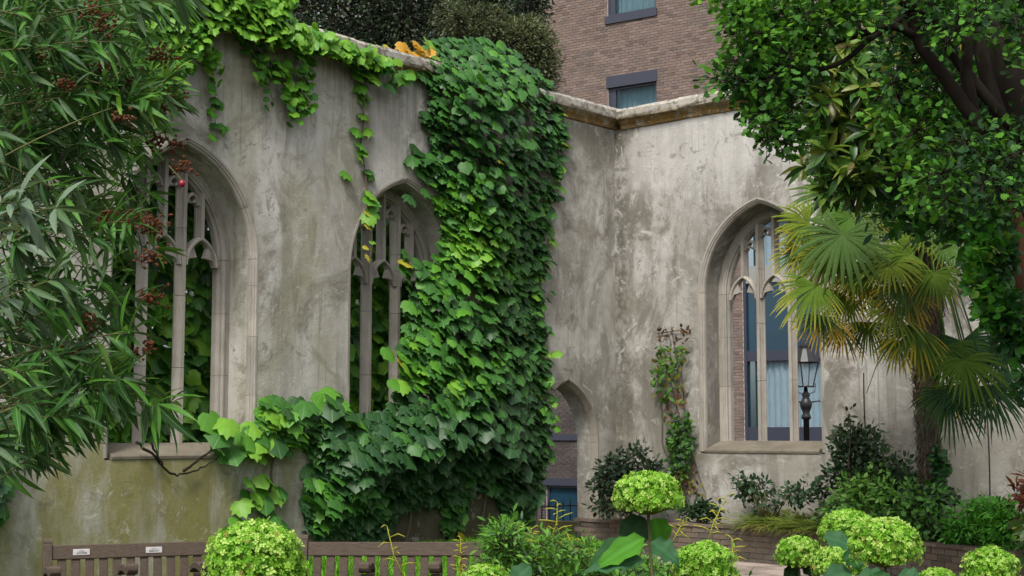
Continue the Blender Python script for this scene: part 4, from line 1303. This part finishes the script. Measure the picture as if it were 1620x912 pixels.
# ivy covered stump of green along the frame edge
ivt = thing('ivy_column', 'bright green ivy covering a leaning red brown trunk beside the palm', 'ivy', (at(1600, HORIZON, 10.6).x, 10.6, 0))
limb(ivt, [(1760, 1180), (1720, 760), (1660, 580), (1616, 450), (1606, 370), (1612, 300)], .16, .11, 10.6, 10.6, 'bark_red', name='trunk')
ish = [fan_leaf(VINE, .38, .4, c) for c in ((.055, .22, .022), (.09, .32, .03), (.03, .11, .028), (.05, .12, .05), (.20, .38, .04))]
clumps(ivt, [([(1545, 330), (1578, 330), (1588, 400), (1592, 480), (1640, 560), (1640, 590), (1592, 545), (1556, 490), (1545, 450), (1555, 400)], 1.0)], ish, 'leaf', 130, 16, (10.0, 10.4), .06, .10, lambda a, b: [0, 1, 1, 4, 0, 2] if a < 1580 else [2, 3, 2, 0], 300, .003)
clumps(ivt, [([(1612, 560), (1660, 560), (1660, 660), (1618, 620)], 1.0)], ish, 'leaf', 16, 12, (10.0, 10.5), .06, .09, [2, 3, 2, 0], 60, .003)

# ============================================================ MAGNOLIA BETWEEN OAK AND PALM
mag = thing('magnolia_tree', 'magnolia with glossy olive leaves and rusty undersides above the palm fronds', 'tree', (at(1760, HORIZON, 13.4).x, 13.4, 0))
msh = [lance(.16, c, .3) for c in ((.06, .15, .022), (.11, .19, .025), (.16, .20, .03), (.12, .11, .025), (.035, .10, .02), (.20, .24, .04))]
MP = [(1240, 70), (1310, 50), (1390, 60), (1400, 140), (1400, 300), (1350, 318), (1300, 305), (1268, 260), (1300, 225), (1282, 185), (1290, 150), (1262, 120)]
x, y = sample_poly(MP, 175)
pos, tip, vi = [], [], []
tm = MB()
for a, b in zip(x, y):
    C = at(a, b, random.uniform(12.4, 14.0)); d0 = Vector((random.uniform(-1, .4), -.5, random.uniform(-.4, .8))).normalized()
    tm.tube([C - d0 * .28 + UP * .04, C], [.008, .006], 5)
    for i in range(11):
        w = i * 2.4; aa = d0.orthogonal().normalized(); bb = d0.cross(aa)
        pos.append(C - d0 * random.uniform(0, .08)); tip.append(aa * math.cos(w) + bb * math.sin(w) + d0 * random.uniform(.1, .7)); vi.append(random.choice([0, 1, 2, 1, 0, 4, 4, 3, 1, 5, 0] if b < 280 else [0, 1, 4]))
pos = np.array([tuple(p) for p in pos]); tip = np.array([tuple(p) for p in tip])
scatter('leaf', mag, msh, pos, basis(tip, np.array([0, -.5, .8])[None] + RNG.normal(0, .4, (len(pos), 3))), RNG.uniform(.15, .24, len(pos)), np.array(vi), M['leaf'], 300)
tm.build('twig', M['bark'], mag, True, 'stuff')
limb(mag, [(1760, 880), (1720, 600), (1650, 420), (1540, 300), (1440, 220), (1380, 150), (1370, 80)], .09, .02, 13.4, 13.2, name='trunk')
limb(mag, [(1500, 265), (1420, 270), (1365, 250), (1310, 200)], .035, .012, 13.4, 13.0)
limb(mag, [(1400, 260), (1350, 200), (1300, 140)], .03, .01, 13.3, 13.0)
# leafy shrub behind it, at the wall top
und = thing('leafy_tree', 'mid green broad-leaved tree crowding between the magnolia and the palm crown', 'tree', (at(1720, HORIZON, 14.2).x, 14.2, 0))
ush = [fan_leaf(OVAL, .4, .3, c) for c in ((.05, .19, .03), (.08, .27, .035), (.03, .10, .03), (.14, .34, .05))]
clumps(und, [([(1370, 170), (1480, 150), (1640, 250), (1640, 480), (1560, 420), (1520, 360), (1440, 345), (1375, 330), (1360, 240)], 1.0)], ush, 'leaf', 210, 22, (13.6, 14.8), .13, .3, lambda a, b: [0, 1, 1, 3] if random.random() < .35 else [0, 2, 2, 1], 300, .005)
limb(und, [(1720, 860), (1690, 600), (1640, 460), (1580, 340), (1500, 250)], .07, .03, 14.4, 14.2, name='trunk')

# ============================================================ PALM
palm = thing('fan_palm', 'tall fan palm with fibrous trunk and yellow-tipped hanging fronds before the short wall', 'palm', (at(1466, HORIZON, 15.2).x, 17.2, .45))
TP = [at(1472, 800, 17.2), at(1470, 720, 17.2), at(1466, 640, 17.2), at(1464, 560, 17.2), at(1464, 480, 17.2), at(1466, 420, 17.2), at(1468, 370, 17.2)]
TP[0].z = .45
Q = resample(TP, .05)
m = MB()
def trunk_r(z): return float(np.interp(z, [.3, 1.3, 2.2, 2.8, 3.4, 3.8], [.12, .11, .12, .17, .23, .17]))
m.tube(Q, [trunk_r(q.z) * (1 + .06 * math.sin(i * 2.7)) for i, q in enumerate(Q)], 14, (.075, .055, .042))
m.build('trunk', M['fibre'], palm, True)
m = MB()
for i in range(1500):                                    # old leaf bases and fibre
    q = random.choice(Q); w = random.uniform(0, 2 * math.pi); r = trunk_r(q.z)
    o = Vector((math.cos(w), math.sin(w), 0))
    a = q + o * r * .95; up_ = random.uniform(.05, .16)
    tint = random.choice([(.10, .075, .055), (.06, .045, .035), (.14, .11, .085), (.12, .07, .04)])
    sd_ = o.cross(UP) * random.uniform(.006, .02)
    b2 = a + o * random.uniform(.02, .06) + UP * up_ * random.choice([-1, 1, 1]) + Vector((random.gauss(0, .015), random.gauss(0, .015), 0))
    m.add([a - sd_, a + sd_, b2 + sd_ * .3, b2 - sd_ * .3, (a + b2) / 2 + o * .01], [(0, 1, 4), (1, 2, 4), (2, 3, 4), (3, 0, 4)], tint)
m.build('trunk_fibre', M['fibre'], palm, kind='stuff')
CROWN_P = at(1467, 385, 17.2)
def frond(px_, py_, y_, rpx, axis_deg, spread_deg, age, face=(0, -1, .25), droop=.35, seg=28):
    """a fan: hub, radius in photo pixels, the fan's middle direction (degrees, 0 = right, 90 = up, seen from the front), half spread"""
    y_ += 1.75; rpx *= .86; age *= .8
    H = at(px_, py_, y_); R_ = rpx / F * y_
    nrm = Vector(face).normalized()
    X = nrm.cross(UP).normalized() * -1
    if X.x < 0: X = -X
    Z = X.cross(nrm).normalized()
    if Z.z < 0: Z = -Z
    m = MB()
    G = [(.060, .130, .018), (.090, .160, .016), (.135, .190, .018), (.060, .115, .026)][random.randrange(4)] if age > .06 else (.034, .088, .030)  # lowest values: fronds in shade, the shade painted in as darker green
    Yt = [(.46, .36, .03), (.48, .29, .03), (.38, .36, .05)][random.randrange(3)]
    k = .42
    prev = None
    for i in range(seg):
        a = math.radians(axis_deg - spread_deg + 2 * spread_deg * (i + .5) / seg)
        da = math.radians(2 * spread_deg / seg) / 2
        L = R_ * (1 - .28 * abs((i + .5) / seg * 2 - 1) ** 2) * random.uniform(.88, 1.08)
        dirv = X * math.cos(a) + Z * math.sin(a)
        perp = X * -math.sin(a) + Z * math.cos(a)
        d2 = dirv + nrm * random.uniform(-.05, .12)
        wm = L * k * math.tan(da) * 1.12
        dr = droop * random.uniform(.6, 1.5)
        def pt(f, side, lift):
            zz = -dr * L * max(f - .35, 0) ** 1.8 * 1.2
            return H + d2 * (L * f) + perp * side + nrm * (lift + .10 * L * math.sin(min(f, .6) * 2.2)) + UP * zz
        up1 = .38 * wm
        yel = age * random.uniform(.4, 1.2)
        def colr(f):
            w = max(0, min(1, (f - (1.02 - yel)) * 2.6)); return tuple(g * (1 - w) + q * w for g, q in zip(G, Yt))
        wob = random.uniform(-.02, .02) * L
        rows = [(0.02, .004, 0), (k, wm, up1), (.68, wm * .95, up1 * .8), (.88, wm * .58, up1 * .5), (1.0, wm * .06, 0)]
        vs, cs = [], []
        for f, w_, u_ in rows:
            sh = wob * max(f - k, 0)
            vs += [pt(f, -w_ + sh, -u_ * .5), pt(f, sh, u_ * .5), pt(f, w_ + sh, -u_ * .5)]
            cs += [colr(f)] * 3
        fs = []
        for j in range(4):
            b = j * 3; fs += [(b, b + 1, b + 4, b + 3), (b + 1, b + 2, b + 5, b + 4)]
        b0 = len(m.v); m.v += [tuple(v) for v in vs]; m.c += cs; m.f += [tuple(b0 + q for q in f) for f in fs]
    fo_ = m.build('frond', M['palm'], palm, False, flip=False)
    s = MB(); mid = CROWN_P.lerp(H, .5) + UP * .12 * (H - CROWN_P).length
    s.tube([CROWN_P, CROWN_P.lerp(mid, .6) + UP * .02, mid, mid.lerp(H, .6), H + (X * math.cos(math.radians(axis_deg)) + Z * math.sin(math.radians(axis_deg))) * .02], [.018, .013, .011, .010, .008], 5, G if age < .6 else (.22, .20, .04))
    so_ = s.build('petiole', M['palm'], fo_, True)
FR = [(1442, 402, 14.2, 76, 205, 110, .3), (1478, 432, 14.1, 70, 280, 110, .35), (1432, 455, 14.1, 76, 250, 105, .5), (1345, 345, 14.6, 80, 215, 110, .3), (1312, 405, 14.5, 80, 225, 100, .5), (1362, 420, 14.4, 75, 250, 110, .4), (1340, 470, 14.6, 78, 240, 90, .7), (1385, 455, 14.5, 78, 265, 100, .5), (1420, 540, 14.4, 75, 255, 85, .65), (1385, 385, 14.7, 75, 240, 110, .25), (1330, 520, 14.7, 72, 250, 80, .75), (1268, 400, 14.8, 62, 215, 90, .65), (1455, 430, 14.3, 66, 265, 100, .3),
      (1322, 308, 14.9, 92, 205, 118, .25), (1280, 355, 14.7, 78, 195, 120, .3), (1333, 372, 14.3, 108, 255, 140, .12), (1290, 372, 14.9, 88, 222, 75, .75), (1292, 452, 14.2, 92, 240, 92, .62), (1302, 500, 14.4, 82, 258, 80, .75),
      (1408, 415, 14.2, 78, 255, 125, .45), (1500, 385, 14.4, 72, 285, 105, .25), (1412, 492, 14.1, 82, 262, 120, .45), (1372, 510, 14.7, 72, 268, 85, .15), (1447, 520, 14.0, 92, 245, 85, .72), (1522, 540, 14.3, 105, 280, 120, .0),
      (1525, 570, 13.6, 92, 280, 105, .12), (1580, 545, 14.3, 85, 285, 95, .0), (1495, 548, 14.2, 92, 285, 90, .1), (1545, 612, 13.9, 88, 262, 95, .0), (1590, 590, 13.9, 70, 270, 80, .0), (1505, 610, 14.0, 80, 250, 70, .3), (1350, 330, 15.3, 80, 300, 100, .3), (1395, 345, 15.4, 70, 290, 110, .5), (1350, 440, 15.3, 85, 262, 70, .5), (1470, 345, 14.6, 70, 270, 100, .4), (1440, 320, 15.8, 80, 100, 100, .1), (1500, 330, 15.8, 80, 60, 100, .1),
      (1310, 215, 14.9, 60, 200, 80, .1), (1360, 260, 15.2, 75, 235, 90, .05), (1500, 620, 13.9, 100, 255, 85, .05), (1565, 610, 13.6, 95, 275, 80, .05), (1335, 395, 15.4, 95, 248, 80, .55)]
for f in FR:
    frond(*f, face=(random.uniform(-.35, .3), -1, random.uniform(.25, .85)))
for i in range(14):                                      # bare dead stalks
    a = CROWN_P + UP * random.uniform(-.3, .05); e = at(random.uniform(1370, 1590), random.uniform(420, 640) if i < 7 else random.uniform(330, 430), random.uniform(16.6, 17.4))
    s = MB(); s.tube([a, a.lerp(e, .5) + UP * .10, e], [.013, .008, .004], 4, (.20, .18, .11)); s.build('dead_stalk', M['palm'], palm)

# ============================================================ TREES BEYOND THE LONG WALL
ev = thing('evergreen_tree', 'dark evergreen tree rising behind the long wall coping', 'tree', (at(640, HORIZON, 29).x, 29, 0))
esh = [tiny(.34, c) for c in ((.026, .046, .026), (.04, .068, .036), (.062, .092, .05), (.10, .12, .075), (.018, .030, .020))]
EVP = [(400, -60), (870, -60), (850, 25), (830, 60), (790, 75), (740, 110), (660, 120), (560, 110), (480, 60), (400, 40)]
clumps(ev, [(EVP, 1)], esh, 'leaf_matt', 360, 85, (27.4, 30.5), .085, .40, lambda a, b: [0, 1, 4, 4, 0] if random.random() < .6 else [1, 2, 3, 2], 0, .008)
for ln, r in (([(620, 1000), (630, 500), (635, 130), (650, -40)], .22), ([(628, 140), (590, 60), (560, -30)], .07), ([(634, 130), (690, 60), (730, -20)], .08), ([(600, 75), (560, 30), (510, -20)], .05), ([(585, 60), (600, 20), (595, -40)], .05), ([(500, 110), (520, 40), (545, -40)], .06)):
    limb(ev, ln, r, r * .4, 29, 29, name='trunk' if r > .2 else 'limb')
ol = thing('olive_tree', 'rounded grey olive-green tree in front of the brick building', 'tree', (at(830, HORIZON, 27).x, 26.5, 0))
gsh = [tiny(.16, c) for c in ((.10, .125, .055), (.07, .095, .045), (.14, .16, .08), (.05, .07, .035), (.15, .18, .10))]
clumps(ol, [([(765, 75), (790, 50), (830, 38), (862, 50), (876, 85), (872, 130), (850, 170), (800, 140), (770, 110)], .75), ([(690, 20), (740, 5), (800, 25), (790, 60), (720, 70)], .25)], gsh, 'leaf_matt', 220, 85, (26, 27.4), .085, .28, [0, 1, 2, 3, 4, 0], 0, .006, .6)
limb(ol, [(835, 1000), (838, 500), (836, 200), (832, 90), (828, 60)], .12, .03, 26.6, 26.6, name='trunk')
ol2 = thing('dark_tree', 'dark shadowed tree seen through the doorway side of the vine beyond the wall', 'tree', (at(560, HORIZON, 26).x, 26, 0))
clumps(ol2, [([(100, 180), (700, 220), (700, 720), (100, 720)], 1)], esh, 'leaf', 260, 45, (25, 27), .16, .5, [0, 1, 4, 2], 0, .01)
limb(ol2, [(520, 1000), (520, 600), (500, 300)], .2, .08, 26, 26, name='trunk')
ol2['label'] = 'dark shaded tree glimpsed through the openings of the long wall'

# ============================================================ PLANTS IN THE RAISED BED
def bush(name, label, cat, poly, n, per, yr, shapes, leaf, spread, tones, mat='leaf', singles=220, tw=.003, stem=None, up=.3):
    cx = sum(p[0] for p in poly) / len(poly); by = max(p[1] for p in poly)
    bed = yr[0] < 5
    yy = (yr[0] + yr[1]) / 2 + (bed_y(cx) if bed else 0)
    t = thing(name, label, cat, (at(cx, HORIZON, yy).x, yy, .5))
    clumps(t, [(poly, 1)], shapes, mat, n, per, yr, leaf, spread, tones, singles, tw, up, bed=bed)
    for i in range(stem or 5):
        a = at(cx + random.uniform(-12, 12), by, yy); a.z = .42
        b = random.choice(poly); e = at((b[0] + cx) / 2, (b[1] + by) / 2 - 10, yy)
        m = MB(); m.tube([a, a.lerp(e, .5) + Vector((0, 0, .05)), e], [.012, .009, .004], 5); m.build('stem', M['twig'], t, True)
    return t
def ov(*cs): return [fan_leaf(OVAL, .4, .25, c) for c in cs]
bush('evergreen_bush', 'dark rounded small-leaved bush in the corner beside the doorway', 'bush', [(942, 805), (940, 770), (955, 735), (985, 715), (1015, 710), (1040, 730), (1052, 770), (1050, 812)], 150, 16, (20.3, 20.9), ov((.020, .042, .022), (.028, .055, .026), (.040, .065, .034), (.014, .028, .016)), .085, .13, [0, 1, 2, 3, 0])
bush('rose_bush', 'thin sparse rose-like shrub in the bed below the short wall window', 'shrub', [(1155, 745), (1175, 740), (1200, 765), (1250, 770), (1290, 765), (1285, 810), (1240, 800), (1200, 805), (1165, 780)], 62, 9, (.15, .5), ov((.03, .075, .035), (.05, .10, .04), (.02, .05, .025)), .085, .13, [0, 1, 2, 0], stem=10)
bush('tall_shrub', 'tall dark green shrub climbing the wall right after the window', 'shrub', [(1330, 690), (1345, 665), (1355, 680), (1390, 675), (1398, 715), (1445, 745), (1450, 790), (1380, 790), (1300, 790), (1290, 765), (1325, 740)], 170, 13, (.45, .85), ov((.022, .055, .024), (.032, .08, .03), (.05, .11, .035), (.016, .04, .02)), .085, .16, [0, 0, 1, 2, 3], stem=8)
SPR = thing('wiry_shrub', 'single wiry shoot with tiny dark leaves rising above the tall dark shrub', 'plant', (at(1345, HORIZON, 18.3).x, 18.3, .5))
sp_ = [at(1350, 790, 18.3), at(1342, 730, 18.3), at(1346, 690, 18.3), at(1343, 650, 18.3)]
m = MB(); m.tube(sp_, [.01, .008, .006, .003], 5); m.build('stem', M['dry'], SPR)
pp = [(1343, 650), (1346, 660), (1341, 668), (1348, 680), (1340, 690), (1350, 700), (1325, 690), (1312, 700), (1330, 680)]
pos = np.array([tuple(at(a + random.gauss(0, 3), b + random.gauss(0, 3), 18.3)) for a, b in pp * 4]); n = len(pos)
scatter('leaf', SPR, ov((.03, .05, .025), (.05, .075, .03)), pos, basis(rand_unit(n), np.array([0, -1, .5])[None] + RNG.normal(0, .4, (n, 3))), RNG.uniform(.06, .10, n), RNG.integers(0, 2, n), M['leaf'], 60)
bush('green_shrub', 'broad mid green leafy shrub spreading under the palm trunk', 'shrub', [(1310, 800), (1340, 770), (1380, 745), (1420, 760), (1460, 775), (1500, 790), (1495, 835), (1460, 862), (1400, 860), (1330, 850), (1300, 830)], 300, 16, (.05, .75), ov((.15, .38, .07), (.20, .44, .08), (.10, .24, .06), (.27, .50, .10), (.045, .11, .04)), .075, .16, lambda a, b: [0, 1, 3, 1, 0] if b < 810 and a < 1440 else [0, 2, 2, 4, 0])
hb_ = bush('hebe_bush', 'bright green domed hebe bush at the front of the raised bed', 'bush', [(1498, 850), (1500, 825), (1525, 802), (1560, 792), (1590, 795), (1612, 815), (1618, 850), (1580, 868), (1520, 866)], 230, 17, (.2, .9), [lance(.17, c, .15) for c in ((.10, .38, .035), (.15, .46, .05), (.06, .24, .03), (.025, .09, .02))], .075, .10, lambda a, b: [0, 1, 1, 0] if b < 842 else [0, 2, 2, 1], up=.8)
bush('red_plant', 'small plant with rusty red upright leaves beside the bright green dome', 'plant', [(1600, 780), (1618, 755), (1660, 760), (1660, 840), (1612, 835)], 26, 12, (.3, .7), [lance(.13, c, .1) for c in ((.20, .045, .02), (.26, .075, .03), (.12, .035, .02))], .13, .09, [0, 1, 2])
bush('broadleaf_plant', 'low plant with big pale green leaves beneath the rusty red plant', 'plant', [(1598, 860), (1612, 820), (1680, 830), (1680, 880), (1625, 878)], 10, 9, (.1, .4), [fan_leaf(OVAL, .4, .3, c) for c in ((.10, .22, .06), (.16, .26, .10), (.06, .14, .04))], .19, .10, [0, 1, 2])
bush('wall_seedling', 'tiny grey weed growing from the wall foot near the palm', 'plant', [(1494, 790), (1500, 778), (1516, 778), (1518, 792)], 9, 8, (1.4, 1.6), ov((.05, .055, .04), (.07, .08, .05)), .05, .06, [0, 1], stem=2)
bush('ivy_patch', 'dark trailing ivy at the foot of the red tipped climber', 'ivy', [(1075, 800), (1110, 795), (1140, 806), (1130, 822), (1080, 818)], 45, 12, (.12, .3), ov((.02, .05, .02), (.03, .075, .03)), .075, .09, [0, 1])
# ivy on the palm's foot
clumps(palm, [([(1478, 700), (1490, 720), (1498, 780), (1512, 800), (1480, 800), (1474, 750)], 1)], ish, 'leaf', 60, 12, (16.95, 17.2), .06, .08, [2, 3, 2, 0], 60, .003, mass='ivy_foliage')
# ornamental grass
og = thing('ornamental_grass', 'arching yellow green grass clump spilling over the bed wall', 'grass', (at(1258, HORIZON, 18.9).x, 18.9, .44))
pos, tips, nr, sc_ = [], [], [], []
for i in range(900):
    a = random.uniform(1188, 1318); b_ = at(a, HORIZON, bed_y(a) + random.uniform(.18, .42)); b_.z = .45
    pos.append(tuple(b_)); w = random.uniform(0, 6.28)
    tips.append((math.cos(w) * .45 - .1, math.sin(w) * .45 - .25, random.uniform(.7, 1.3))); nr.append((-math.cos(w), -math.sin(w) + .3, .25)); sc_.append(random.uniform(.20, .38))
bl = [lance(.03, c, 1.3, t_) for c, t_ in (((.09, .17, .025), (.20, .26, .04)), ((.13, .21, .03), (.24, .27, .05)), ((.06, .13, .02), (.12, .2, .03)), ((.20, .20, .05), (.32, .27, .09)))]
scatter('blade', og, bl, np.array(pos), basis(np.array(tips), np.array(nr)), np.array(sc_), RNG.choice(4, 900, p=[.4, .3, .22, .08]), M['leaf_soft'], 300)

# ============================================================ HYDRANGEAS CLOSE TO THE CAMERA
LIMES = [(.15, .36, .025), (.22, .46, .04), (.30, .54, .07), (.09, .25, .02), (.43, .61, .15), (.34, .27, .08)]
def floret_shape(c):
    v, f = [], []
    for k in range(4):
        a = k * math.pi / 2 + random.uniform(-.15, .15)
        d = np.array([math.cos(a), math.sin(a), 0]); p = np.array([-math.sin(a), math.cos(a), 0]); z = np.array([0, 0, 1.0])
        b = len(v)
        l = random.uniform(.85, 1.1)
        v += [d * .06, d * .55 * l + p * .36 + z * .12, d * 1.0 * l + z * random.uniform(-.1, .3), d * .55 * l - p * .36 + z * .12]
        f += [(b, b + 1, b + 2, b + 3)]
    return Shape(v, f, c)
FLS = [floret_shape(c) for c in LIMES for _ in range(2)]
def hyd_head(parent, C, rx, rz, n=900):
    d = rand_unit(n)
    d[:, 2] = np.where(d[:, 2] < -.45, -d[:, 2], d[:, 2])
    lump = 1 + .035 * np.sin(d[:, 0] * 7 + C.x * 9) * np.sin(d[:, 1] * 6 + 1) + .03 * np.sin(d[:, 2] * 9 + C.x * 5)
    r = (RNG.uniform(.80, 1.03, n) * lump)[:, None]
    pos = np.array(C) + d * np.array([rx, rx, rz]) * r
    nrm = d + RNG.normal(0, .42, (n, 3)); tip = np.cross(nrm, rand_unit(n))
    e = bpy.data.objects.new('tmp', None); 
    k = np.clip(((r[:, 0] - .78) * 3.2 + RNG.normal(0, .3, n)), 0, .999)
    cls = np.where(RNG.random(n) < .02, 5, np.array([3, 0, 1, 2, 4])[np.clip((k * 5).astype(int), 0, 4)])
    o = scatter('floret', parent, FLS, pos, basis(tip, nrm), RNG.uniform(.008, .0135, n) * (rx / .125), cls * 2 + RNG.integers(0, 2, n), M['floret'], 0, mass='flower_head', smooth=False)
    bpy.data.objects.remove(e)
    m = MB(); m.lathe(C - UP * rz * .62, [(rx * .15, 0), (rx * .6, rz * .2), (rx * .78, rz * .62), (rx * .68, rz * 1.1), (rx * .3, rz * 1.38), (.004, rz * 1.42)], 14, )
    m.build('flower_core', CORE, o, True)
CORE = plain_mat('flower_core', (.10, .17, .02), .9, .1)
def bigleaf(parent, base, tip, w, tint, nrm=(0, -.3, 1)):
    base, tip = Vector(base), Vector(tip); L = (tip - base).length
    nx_, ny_ = 8, 6
    Y = (tip - base).normalized(); Nn = Vector(nrm); Nn = (Nn - Y * Nn.dot(Y)).normalized(); X = Y.cross(Nn)
    vs, fs, cs = [], [], []
    for j in range(nx_ + 1):
        t = j / nx_
        ww = w * (math.sin(math.pi * min(t * 1.02, 1) ** .75) ** .8 if 0 < t < 1 else .02) * (1 + .05 * (j % 2))
        for i in range(-ny_ // 2, ny_ // 2 + 1):
            s = i / (ny_ / 2)
            vs.append(base + Y * (L * t) + X * (ww * s) + Nn * (abs(s) * ww * .25 - .22 * L * t * t + .012 * math.sin(j * 2.2) * abs(s)))
            k = .85 if i % 2 else 1.0
            cs.append(tuple(c * k * (1.12 if i == 0 else 1) for c in tint))
    n1 = ny_ + 1
    for j in range(nx_):
        for i in range(ny_): fs.append((j * n1 + i, j * n1 + i + 1, (j + 1) * n1 + i + 1, (j + 1) * n1 + i))
    m = MB(); m.v = [tuple(v) for v in vs]; m.f = fs; m.c = cs
    return m.build('leaf', M['leaf_matt'], parent, True, flip=False)
HG = 'hydrangea stems with lime green heads'
def hydrangea(label, heads, leaves, R_=.125):
    h0 = heads[0]; y0 = R_ * 2 * F / h0[2]
    t = thing('hydrangea', label, 'hydrangea', (at(h0[0], HORIZON, y0).x, y0, 0), HG)
    for px_, py_, w, h in heads:
        y_ = R_ * 2 * F / w
        C = at(px_, py_, y_)
        hyd_head(t, C, R_, R_ * h / w, int(1400 * max(.8, w / 110)))
        m = MB(); b = Vector((C.x + random.uniform(-.05, .05), C.y + .05, 0)); m.tube([b, b.lerp(C, .5) + Vector((.02, 0, 0)), C - UP * R_ * .3], [.008, .006, .005], 6); m.build('stem', M['twig'], t, True)
    for (bx_, by_, tx_, ty_, y_, w, c) in leaves:
        y2 = y_
        bigleaf(t, at(bx_, by_, y_), at(tx_, ty_, y2 - .04), w, c, (random.uniform(-.3, .3), -.9, .8))
G1, G2, G3, G4 = (.025, .10, .025), (.07, .25, .015), (.04, .125, .05), (.016, .055, .016)
hydrangea('largest lime green hydrangea ball standing in front of the bench with plaques', [(403, 896, 156, 142)], [(403, 960, 330, 990, 3.8, .05, G1), (410, 960, 490, 990, 3.8, .05, G2)])
hydrangea('lone lime green hydrangea head on a bare stem before the brick bed wall', [(1025, 788, 112, 84)],
          [(1018, 818, 985, 872, 5.3, .055, G4), (1036, 820, 1046, 868, 5.4, .05, G2), (1020, 852, 940, 892, 5.2, .042, G2), (1030, 858, 1078, 888, 5.2, .045, G3), (1020, 888, 922, 894, 5.2, .028, G3), (1000, 855, 930, 890, 5.5, .045, G1)])
hydrangea('low lime green hydrangea head below the lone stemmed head, cut by the picture edge', [(1115, 898, 102, 80)], [(1090, 930, 1060, 960, 5.6, .06, G2), (1080, 880, 1066, 905, 6.0, .03, G4)])
hydrangea('smaller shaded lime hydrangea head at the side of the crowded cluster', [(1264, 880, 74, 62)], [(1270, 895, 1298, 910, 8.0, .045, G4), (1258, 896, 1246, 925, 8.0, .045, G4)])
hydrangea('highest lime hydrangea head at the back of the crowded cluster', [(1342, 844, 94, 72)], [(1302, 850, 1360, 862, 6.1, .045, G3)])
hydrangea('big round lime hydrangea head at the front of the crowded cluster', [(1400, 868, 114, 92)], [(1400, 912, 1352, 926, 5.0, .045, G3), (1420, 912, 1466, 928, 5.0, .045, G3), (1380, 908, 1400, 938, 5.0, .045, G1)])
hydrangea('lime hydrangea head tucked under the front one of the crowded cluster', [(1326, 896, 86, 62)], [(1345, 868, 1362, 900, 5.9, .05, G1), (1345, 905, 1300, 920, 5.9, .05, G3)])
hydrangea('lime hydrangea head standing alone before the bed wall below the bright green dome', [(1566, 904, 90, 76)], [(1540, 925, 1500, 940, 6.4, .06, G1)])
hydrangea('half hidden lime hydrangea top beside the feathery plant', [(768, 922, 84, 56)], [(800, 925, 850, 940, 6.6, .06, G3), (840, 896, 800, 930, 6.8, .05, G3)])
hydrangea('barely visible lime hydrangea tip between the cluster and the single head', [(1482, 926, 70, 52)], [(1500, 925, 1520, 950, 8, .05, G1)])

# feathery plant with yellow green flower spikes
feather = thing('feathery_plant', 'feathery fresh green plant with drooping yellow green flower spikes by the bench end', 'plant', (at(870, HORIZON, 8.2).x, 8.2, 0))
fsh = [lance(.16, c, .2) for c in ((.07, .20, .02), (.11, .28, .03), (.045, .13, .02), (.15, .32, .05), (.09, .17, .08))]
clumps(feather, [([(778, 850), (800, 840), (830, 862), (880, 858), (930, 868), (960, 885), (1010, 890), (1080, 905), (1080, 950), (745, 950), (770, 900)], .85), ([(785, 842), (815, 838), (812, 880), (780, 880)], .15)], fsh, 'leaf_soft', 460, 16, (7.4, 8.6), .044, .10, [0, 1, 2, 3, 0, 1, 4], 300, .002, .7)
SPIKE = plain_mat('flower_spike', (.30, .30, .035), .8, .2, 0, 40, .4)
def spike(parent, base, tip, n, length, y_):
    m = MB()
    a, b = at(*base, y_), at(*tip, y_)
    mid = a.lerp(b, .5) + Vector((random.uniform(-.02, .02), 0, 0))
    m.tube([a, mid, b], [.0045, .004, .002], 5)
    for i in range(n):
        t = .30 + .70 * i / max(n - 1, 1)
        q = a.lerp(mid, t * 2) if t < .5 else mid.lerp(b, t * 2 - 1)
        w = i * 2.4 + random.uniform(-.5, .5); L = length * (1.15 - .6 * t) * random.uniform(.8, 1.2)
        d = Vector((math.cos(w), math.sin(w) * .6, random.uniform(.1, .55)))
        p1 = q + d * L * .5; p2 = q + d * L * .95 + UP * -L * random.uniform(.05, .4)
        m.tube([q, p1, p2], [.0024, .0036, .0022], 4)
    m.build('flower_spike', SPIKE, parent, True)
for base, tip, n, L in (((868, 862), (882, 795), 13, .10), ((832, 872), (806, 830), 9, .13), ((838, 868), (842, 836), 9, .09), ((905, 905), (906, 850), 10, .12), ((930, 900), (895, 842), 8, .12), ((900, 910), (960, 868), 8, .14), ((800, 900), (805, 858), 7, .10), ((850, 912), (858, 880), 7, .09)):
    spike(feather, base, tip, n, L, 7.9)
for lab, base, tip, n, L, yy in (('single feathery yellow green spike rising before the middle of the plaqueless bench', (645, 925), (612, 832), 8, .12, 8.0), ('bristly upright yellow green spike near the end of the plaqueless bench', (732, 935), (729, 852), 20, .07, 8.0),
                                 ('tall leaning yellow green spike before the brick bed wall next to the lone hydrangea', (1117, 870), (1150, 785), 14, .10, 8.0), ('short feathery yellow green spike right before the low hydrangea head', (1156, 900), (1158, 852), 10, .10, 7.6), ('slim yellow green spike rising behind the lone hydrangea head', (1063, 860), (1082, 822), 11, .09, 8.4)):
    t = thing('spike_plant', lab, 'plant', (at(base[0], HORIZON, yy).x, yy, 0))
    spike(t, base, tip, n, L, yy)
    a = at(*base, yy); m = MB(); m.tube([Vector((a.x, a.y, 0)), a], .004, 5); m.build('stem', M['twig'], t)
    k = 16; pos = np.array([tuple(a + Vector((random.gauss(0, .07), random.gauss(0, .07), random.uniform(-.25, .02)))) for _ in range(k)])
    scatter('leaf', t, fsh, pos, basis(rand_unit(k), np.array([0, -.4, 1])[None] + RNG.normal(0, .3, (k, 3))), RNG.uniform(.05, .08, k), RNG.integers(0, 5, k), M['leaf_soft'], 16)
